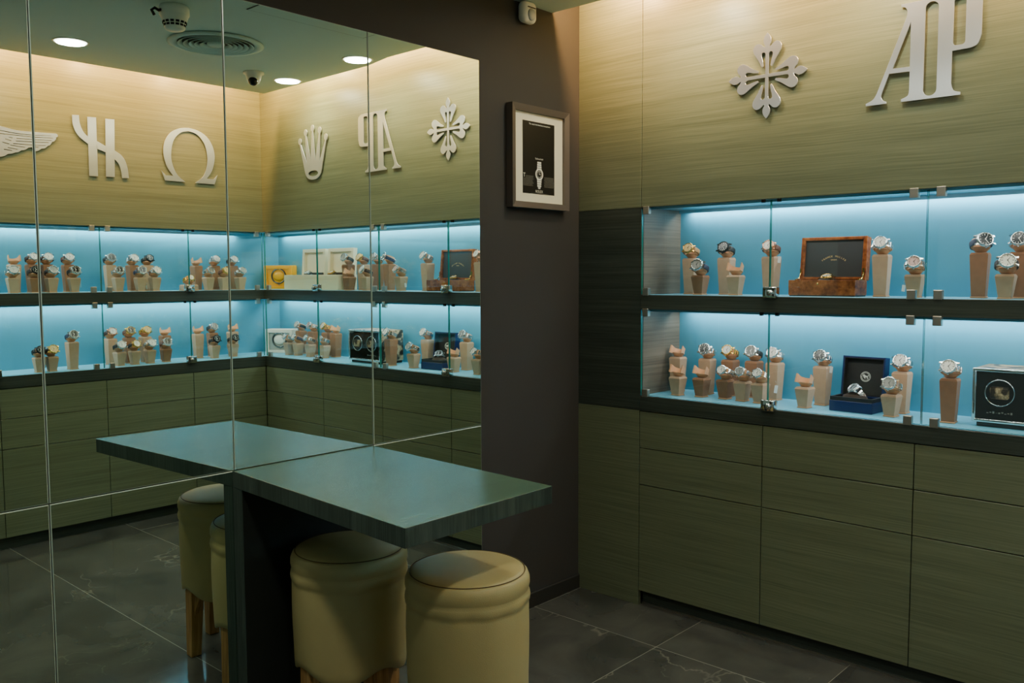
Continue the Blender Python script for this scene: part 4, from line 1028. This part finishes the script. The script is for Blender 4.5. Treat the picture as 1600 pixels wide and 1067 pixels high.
stand_protos, collar_meshes, watch_protos = {}, {}, {}
placed = {}
for key, (wall, lev, kind, x, y) in ST.items():
    su, spec, look, place = W[key]
    z = UB if lev == 'u' else LB
    rz = 0.0 if wall == 'R' else -PI / 2
    jit = R(random.uniform(-5, 5))
    k0 = (kind, su, spec is None)
    if k0 not in stand_protos:
        o = make_stand(kind, su)
        c = make_collar(o, spec is None); c.location = (0, 0, SH[kind])
        stand_protos[k0] = o
    else: o = copy_tree(stand_protos[k0])
    o.location = (x, y, z); o.rotation_euler = (0, 0, rz + jit)
    kw = {'T': 'tall', 'S': 'short', 'L': 'low wide'}[kind]; cw = {'t': 'taupe', 'b': 'brown'}[su]
    sl_ = '%s %s suede stand%s, %s' % (kw, cw, ' with empty cuff' if spec is None else '', place)
    if len(sl_.split()) > 16: sl_ = '%s empty suede stand, %s' % (kw, place)
    tag(o, sl_, 'watch stand', 'suede watch stands')
    if spec is not None:
        me, di, stp, rr, turn = spec
        k1 = (me, di, stp, rr)
        if k1 not in watch_protos: o2 = watch_protos[k1] = make_watch(me, di, stp, rr / 900)
        else: o2 = copy_tree(watch_protos[k1])
        o2.location = (x, y, z + SH[kind]); o2.rotation_euler = (0, 0, rz + jit * 0.5 + R(turn) * (1 if wall == 'R' else -1) * 0.22)
        wl_ = '%s on %s stand, %s' % (look, kw, place)
        if len(wl_.split()) > 16: wl_ = '%s, %s' % (look, place)
        tag(o2, wl_, 'wristwatch', 'watches on stands')
        placed[key] = o2

# white tags hanging on threads from some watches
def price_tag(key, dx, dy, dz, h, label):
    wall, lev, kind, x, y = ST[key]; z = (UB if lev == 'u' else LB) + SH[kind]
    t = thing('price_tag', label, 'tag', (x + dx, y + dy, z + dz), random.uniform(-0.4, 0.4), 'white thread tags')
    b = MB(); b.box(-0.0006, 0.0006, -0.006, 0.006, -h, 0.0, bev=0.0004, M=Matrix.Rotation(R(8), 4, 'X')); b.build('card', M_TAG, t)
    b = MB(); b.tube([(0, 0, -0.001), (0.002, 0.002, 0.012), (-dx * 0.5, -dy * 0.5, 0.022)], 0.0004, 5); b.build('thread', M_TAG, t)
price_tag('U5', 0.0, -0.033, 0.0, 0.024, 'white tag hanging beside the tall stand left of the walnut box')
price_tag('U7', 0.036, -0.012, 0.024, 0.010, 'white tag sticking out from the white watch right of the walnut box')
price_tag('L10', -0.030, -0.022, -0.085, 0.030, 'white tag on the tall stand behind the lower glass seam')
price_tag('L11', 0.0, -0.032, 0.0, 0.024, 'white tag hanging from the black dialled watch left of the navy box')
price_tag('B14', 0.034, 0.0, -0.030, 0.022, 'white tag hanging low on the eighth front stand, upper back case')
price_tag('B10', 0.036, 0.0, -0.045, 0.022, 'white tag hanging low beside the navy watch, upper back case')
price_tag('U8', 0.0, 0.034, -0.035, 0.022, 'white tag hanging beside the short stand right of the walnut box')

# ================================================================== boxes and winders
def lying_watch(label, me, di, stp, rr, loc, rot, cat='wristwatch'):
    k1 = (me, di, stp, rr)
    if k1 not in watch_protos: o = watch_protos[k1] = make_watch(me, di, stp, rr / 900)
    else: o = copy_tree(watch_protos[k1])
    o.location = loc; o.rotation_euler = rot
    return tag(o, label, cat)

# walnut box, lid standing open
bw_, bd, bh = 0.243, 0.108, 0.058
t = thing('watch_box', 'open burr walnut watch box with black lining and gold lid stays', 'watch box', (0.155, -0.981, UB))
b = MB(); hx, hy = bd / 2, bw_ / 2; wl = 0.010
b.box(-hx, hx, -hy, hy, 0.0035, 0.030, bev=0.0015)
b.tray(-hx, hx, -hy, hy, 0.0288, bh, wl, 0.0012); b.build('body', M_WALNUT, t)
b = MB(); b.box(-hx + 0.003, hx - 0.003, -hy + 0.003, hy - 0.003, 0.0, 0.0045); b.build('plinth', M_BLKLEATHER, t)
b = MB(); b.box(-hx + wl, hx - wl, -hy + wl, hy - wl, 0.029, bh - 0.010, bev=0.002); b.build('lining', M_BLKLEATHER, t)
b = MB(); b.lathe([(0.0, 0.004), (0.003, 0.003), (0.004, 0.0)], 14, M=Matrix.Translation((-hx, 0.012, 0.045)) @ Matrix.Rotation(-PI / 2, 4, 'Y')); b.build('button', M_GOLD, t)
lid = MB(); lx = hx - 0.014; lh = 0.157; ld = 0.034; lw = 0.015
ML = Matrix.Translation((lx, 0, bh)) @ Matrix.Rotation(R(6), 4, 'Y')
lid.box(0.010, ld, -hy, hy, 0.0, lh, bev=0.003, M=ML)
lid.frame(-0.004, 0.0115, -hy + 0.0002, hy - 0.0002, 0.0002, lh - 0.0002, lw, lw * 0.7, 0.002, M=ML, wt=lw * 0.8)
lo = lid.build('lid', M_WALNUT, t)
b = MB(); b.box(0.007, 0.0105, -hy + lw, hy - lw, lw * 0.7, lh - lw * 0.8, M=ML); b.build('lid_lining', M_GREYLINING, lo)
b = MB(); MT_ = ML @ Matrix(((0, 0, -1, 0.0066), (-1, 0, 0, 0), (0, 1, 0, 0.084), (0, 0, 0, 1)))
b.text('FRANCK MULLER', 0.0092, MT_, arc=0.062); b.text('GENEVE', 0.0062, MT_ @ Matrix.Translation((0, -0.012, 0))); b.build('gold_lettering', M_GILT, lo)
for sy in (-1, 1):
    b = MB(); yy = sy * (hy - 0.006)
    b.tube([(lx - 0.045, yy, bh + 0.002), (lx - 0.018, yy, bh + 0.004), (lx - 0.008, yy, bh + 0.020), (lx + 0.004, yy, bh + 0.040)], 0.0022, 8)
    b.box(lx - 0.050, lx - 0.020, yy - 0.003, yy + 0.003, bh - 0.0005, bh + 0.002); b.box(lx - 0.006, lx + 0.001, yy - 0.003, yy + 0.003, bh + 0.02, bh + 0.042); b.build('lid_stay', M_GOLD, t)
b = MB(); b.lathe([(0.0, 0.022), (0.012, 0.020), (0.020, 0.012), (0.022, 0.0), (0.0, 0.0)], 24, M=Matrix.Translation((-0.005, 0.010, bh - 0.014)) @ Matrix.Diagonal((0.9, 1.25, 0.9, 1))); b.build('pillow', M_BLKLEATHER, t)
lying_watch('pale watch with gold trim lying inside the open walnut box', 'g', 'w', 'k', 20, (0.160, -0.972, UB + 0.020), (0, R(50), 0))

# navy box with a white lion roundel
bd, bw2, bh = 0.118, 0.155, 0.052
t = thing('watch_box', 'open navy watch box with black interior and white lion roundel', 'watch box', (0.178, -1.092, LB), R(-3))
hx, hy = bd / 2, bw2 / 2
b = MB(); b.box(-hx, hx, -hy, hy, 0.0003, 0.038, bev=0.0012); b.build('base', M_NAVY, t)
b = MB(); wl = 0.006
b.tray(-hx + 0.002, hx - 0.002, -hy + 0.002, hy - 0.002, 0.0375, bh, wl); b.build('inner_rim', M_BLKLEATHER, t)
b = MB(); b.lathe([(0.0, 0.034), (0.016, 0.032), (0.027, 0.024), (0.030, 0.012), (0.030, 0.0), (0.0, 0.0)], 28, M=Matrix.Translation((-0.008, 0.006, 0.036)) @ Matrix.Diagonal((1.0, 1.5, 0.8, 1))); b.build('cushion', M_DKBROWN, t)
ML = Matrix.Translation((hx - 0.030, 0, 0.044)) @ Matrix.Rotation(R(7), 4, 'Y'); lh, ld = 0.148, 0.036
b = MB(); b.box(0.030, ld, -hy, hy, 0, lh, M=ML)
b.frame(0.0, 0.0302, -hy + 0.0002, hy - 0.0002, 0.0002, lh - 0.0002, 0.006, 0.006, 0.0004, M=ML); lo = b.build('lid', M_NAVY, t)
b = MB(); b.box(0.024, 0.0305, -hy + 0.006, hy - 0.006, 0.006, lh - 0.006, M=ML)
for s_ in (-1, 1): b.box(0.0012, 0.026, s_ * (hy - 0.006), s_ * (hy - 0.0085), 0.006, lh - 0.006, M=ML)
b.box(0.0012, 0.026, -hy + 0.006, hy - 0.006, lh - 0.0085, lh - 0.006, M=ML); b.build('lid_lining', M_BLKLEATHER, lo)
MT_ = ML @ Matrix(((0, 0, -1, 0.0236), (-1, 0, 0, 0), (0, 1, 0, 0.076), (0, 0, 0, 1)))
b = MB(); b.flat([oval(0, 0, 0.0185, 0.0185, 40), oval(0, 0, 0.0172, 0.0172, 40)], 0.0005, MT_); b.flat([oval(0, 0, 0.0135, 0.0135, 40), oval(0, 0, 0.0127, 0.0127, 40)], 0.0005, MT_)
for k in range(20):
    if k % 10 in (4,): continue
    a = 2 * PI * k / 20; b.flat([[(x * math.cos(a) - (y + 0.0154) * math.sin(a), x * math.sin(a) + (y + 0.0154) * math.cos(a)) for x, y in ((-0.0013, -0.001), (0.0013, -0.001), (0.0013, 0.001), (-0.0013, 0.001))]], 0.0005, MT_)
lion = [(-0.0105, 0.002), (-0.009, 0.006), (-0.0065, 0.008), (-0.0035, 0.0075), (-0.001, 0.0045), (0.003, 0.0035), (0.006, 0.003), (0.0085, 0.004), (0.0105, 0.0065), (0.0112, 0.0055), (0.0095, 0.0025), (0.008, 0.0), (0.0085, -0.004), (0.0072, -0.008), (0.0048, -0.008), (0.0056, -0.0045), (0.0035, -0.002), (0.0, -0.0025), (-0.0012, -0.005), (0.0004, -0.0085), (-0.0022, -0.0085), (-0.0036, -0.005), (-0.0046, -0.0025), (-0.0062, -0.0042), (-0.0082, -0.0038), (-0.0062, -0.0015), (-0.0075, 0.0005)]
b.flat([lion], 0.0006, MT_); b.build('lion_roundel', M_PRINTWHITE, lo)
lying_watch('steel bracelet watch lying on the cushion inside the open navy box', 's', 'k', 'S', 20, (0.172, -1.086, LB + 0.030), (R(0), R(30), R(-35)))

# twin cream box with both lids raised
t = thing('watch_box', 'long cream twin watch box with both lids open, reflected in the mirror', 'watch box', (0.150, -2.100, UB))
bd, bw2, bh = 0.135, 0.545, 0.088; hx, hy = bd / 2, bw2 / 2
b = MB(); b.box(-hx, hx, -hy, hy, 0.0003, 0.060, bev=0.002)
b.tray(-hx, hx, -hy, hy, 0.0592, bh, 0.012, 0.0015)
for y0_, y1_ in ((-hy + 0.010, -hy + 0.085), (-0.03, 0.055), (hy - 0.055, hy - 0.010)): b.box(-hx + 0.010, hx - 0.010, y0_, y1_, 0.0592, bh - 0.0003, bev=0.001)
b.build('body', M_CREAM, t)
for yc, ww in ((-0.108, 0.078), (0.136, 0.080)):
    b = MB(); b.box(-hx + 0.014, hx - 0.014, yc - ww, yc + ww, 0.0605, 0.074, bev=0.003)
    b.box(hx - 0.026, hx - 0.012, yc - ww + 0.004, yc + ww - 0.004, 0.070, 0.103, bev=0.003); b.build('watch_recess', M_DKBROWN, t)
for yc, ww in ((-0.148, 0.118), (0.122, 0.122)):
    lh = 0.158; ML = Matrix.Translation((hx - 0.012, yc, bh)) @ Matrix.Rotation(R(4), 4, 'Y')
    b = MB(); b.box(0.022, 0.030, -ww, ww, 0, lh, bev=0.0015, M=ML)
    b.frame(0, 0.0232, -ww + 0.0002, ww - 0.0002, 0.0002, lh - 0.0002, 0.022, 0.012, 0.0012, M=ML, wt=0.020); b.build('lid', M_CREAM, t)
lying_watch('pale watch lying in the recess of the cream box nearer the yellow winder', 's', 'w', 'S', 20, (0.150, -2.225, UB + 0.050), (0, R(40), 0))
lying_watch('pale gold watch lying in the recess of the cream box farther from the yellow winder', 'g', 'w', 'G', 20, (0.150, -1.985, UB + 0.050), (0, R(40), 0))

def winder(label, loc, rz, w, d, h, body, inner, cush, cat='watch winder'):
    t = thing('watch_winder', label, cat, loc, rz, 'small single watch winders')
    hx, hy = d / 2, w / 2; fr_ = 0.018
    b = MB(); b.box(-hx + 0.02, hx, -hy, hy, 0.0003, h, bev=0.004, seg=2)
    b.frame(-hx, -hx + 0.0222, -hy + 0.0003, hy - 0.0003, 0.0006, h - 0.0003, fr_, fr_ * 0.95, 0.0015, 1, wt=fr_ * 1.25); b.build('body', body, t)
    b = MB(); b.box(-hx + 0.014, -hx + 0.021, -hy + fr_, hy - fr_, fr_ * 0.95, h - fr_ * 1.25); b.build('front_panel', inner, t)
    Mr = Matrix.Translation((-hx + 0.013, 0, h * 0.55)) @ Matrix.Rotation(-PI / 2, 4, 'Y'); r = h * 0.325
    b = MB(); b.lathe([(r, 0.0), (r * 1.02, 0.006), (r * 0.95, 0.010), (r * 0.88, 0.006), (r * 0.86, 0.0)], 40, M=Mr, cap=False); ro = b.build('rotor_ring', M_BLACKM, t)
    b = MB(); b.lathe([(r * 0.9, 0.0095), (r * 0.935, 0.0105), (r * 0.95, 0.0085)], 40, M=Mr, cap=False); b.build('ring_highlight', M_CHROME, ro)
    b = MB(); b.lathe([(0.0, 0.010), (r * 0.5, 0.009), (r * 0.68, 0.005), (r * 0.74, 0.0), (0.0, 0.0)], 32, M=Mr @ Matrix.Diagonal((0.85, 1.12, 1, 1))); b.build('cushion', cush, t)
    b = MB(); b.lathe([(0.0, 0.005), (0.004, 0.004), (0.005, 0.0)], 16, M=Matrix.Translation((-hx + 0.014, 0, h * 0.19)) @ Matrix.Rotation(-PI / 2, 4, 'Y')); b.build('knob', M_CLIP, t)
    return t
winder('yellow square watch winder with round rotor, in the mirrored corner of the upper case', (0.217, -2.615, UB), R(-33), 0.190, 0.085, 0.150, M_YELLOW, M_YELLOW, M_YELLOW)
winder('white square watch winder with round rotor, in the mirrored corner of the lower case', (0.205, -2.600, LB), R(-30), 0.185, 0.085, 0.152, M_WHITELAC, M_PALEGREY, M_WHITELAC)

# snakeskin twin winder
t = thing('watch_winder', 'large snakeskin covered twin watch winder with chrome front frame, right edge of lower case', 'watch winder', (0.185, -1.625, LB))
hx, hy, h = 0.085, 0.140, 0.172
b = MB(); b.box(-hx + 0.012, hx, -hy + 0.012, hy - 0.012, 0.0003, 0.016, bev=0.002); b.build('plinth', M_BLACKPL, t)
b = MB(); b.box(-hx + 0.012, hx, -hy, hy, 0.015, 0.015 + h, bev=0.005, seg=2); b.build('body', M_SNAKE, t)
zb, zt = 0.015, 0.015 + h; fr_ = 0.011
b = MB()
b.frame(-hx, -hx + 0.014, -hy - 0.0005, hy + 0.0005, zb - 0.0005, zt + 0.0005, fr_, fr_, 0.003, 2)
b.build('front_frame', M_CHROME, t)
b = MB(); b.box(-hx + 0.006, -hx + 0.013, -hy + fr_, hy - fr_, zb + fr_, zt - fr_); b.build('front_panel', M_BLACKGLOSS, t)
for yc in (0.062, -0.062):
    Mr = Matrix.Translation((-hx + 0.0062, yc, zb + h * 0.56)) @ Matrix.Rotation(-PI / 2, 4, 'Y'); r = 0.043
    b = MB(); b.lathe([(r, 0.0), (r, 0.004), (r * 0.96, 0.006), (r * 0.92, 0.004), (r * 0.91, 0.0)], 44, M=Mr, cap=False); ro = b.build('rotor_ring', M_CHROME, t)
    b = MB(); b.lathe([(0.0, 0.0012), (r * 0.91, 0.0012), (r * 0.91, 0.0), (0.0, 0.0)], 36, M=Mr, smooth=False); b.build('rotor_well', M_BLACKPL, ro)
    b = MB(); b.box(-0.019, 0.019, -0.027, 0.027, 0.001, 0.007, bev=0.006, seg=3, M=Mr); b.build('cushion', M_SNAKE, ro)
b = MB(); b.box(-hx + 0.0052, -hx + 0.0062, 0.018, 0.106, zb + 0.026, zb + 0.040); pn = b.build('control_strip', M_BLACKPL, t)
b = MB()
for k in range(9): b.box(-hx + 0.0046, -hx + 0.0054, 0.098 - k * 0.0085, 0.0925 - k * 0.0085, zb + 0.030 + 0.002 * (k % 2), zb + 0.0325 + 0.002 * (k % 3))
b.build('control_marks', M_PRINTGREY, pn)
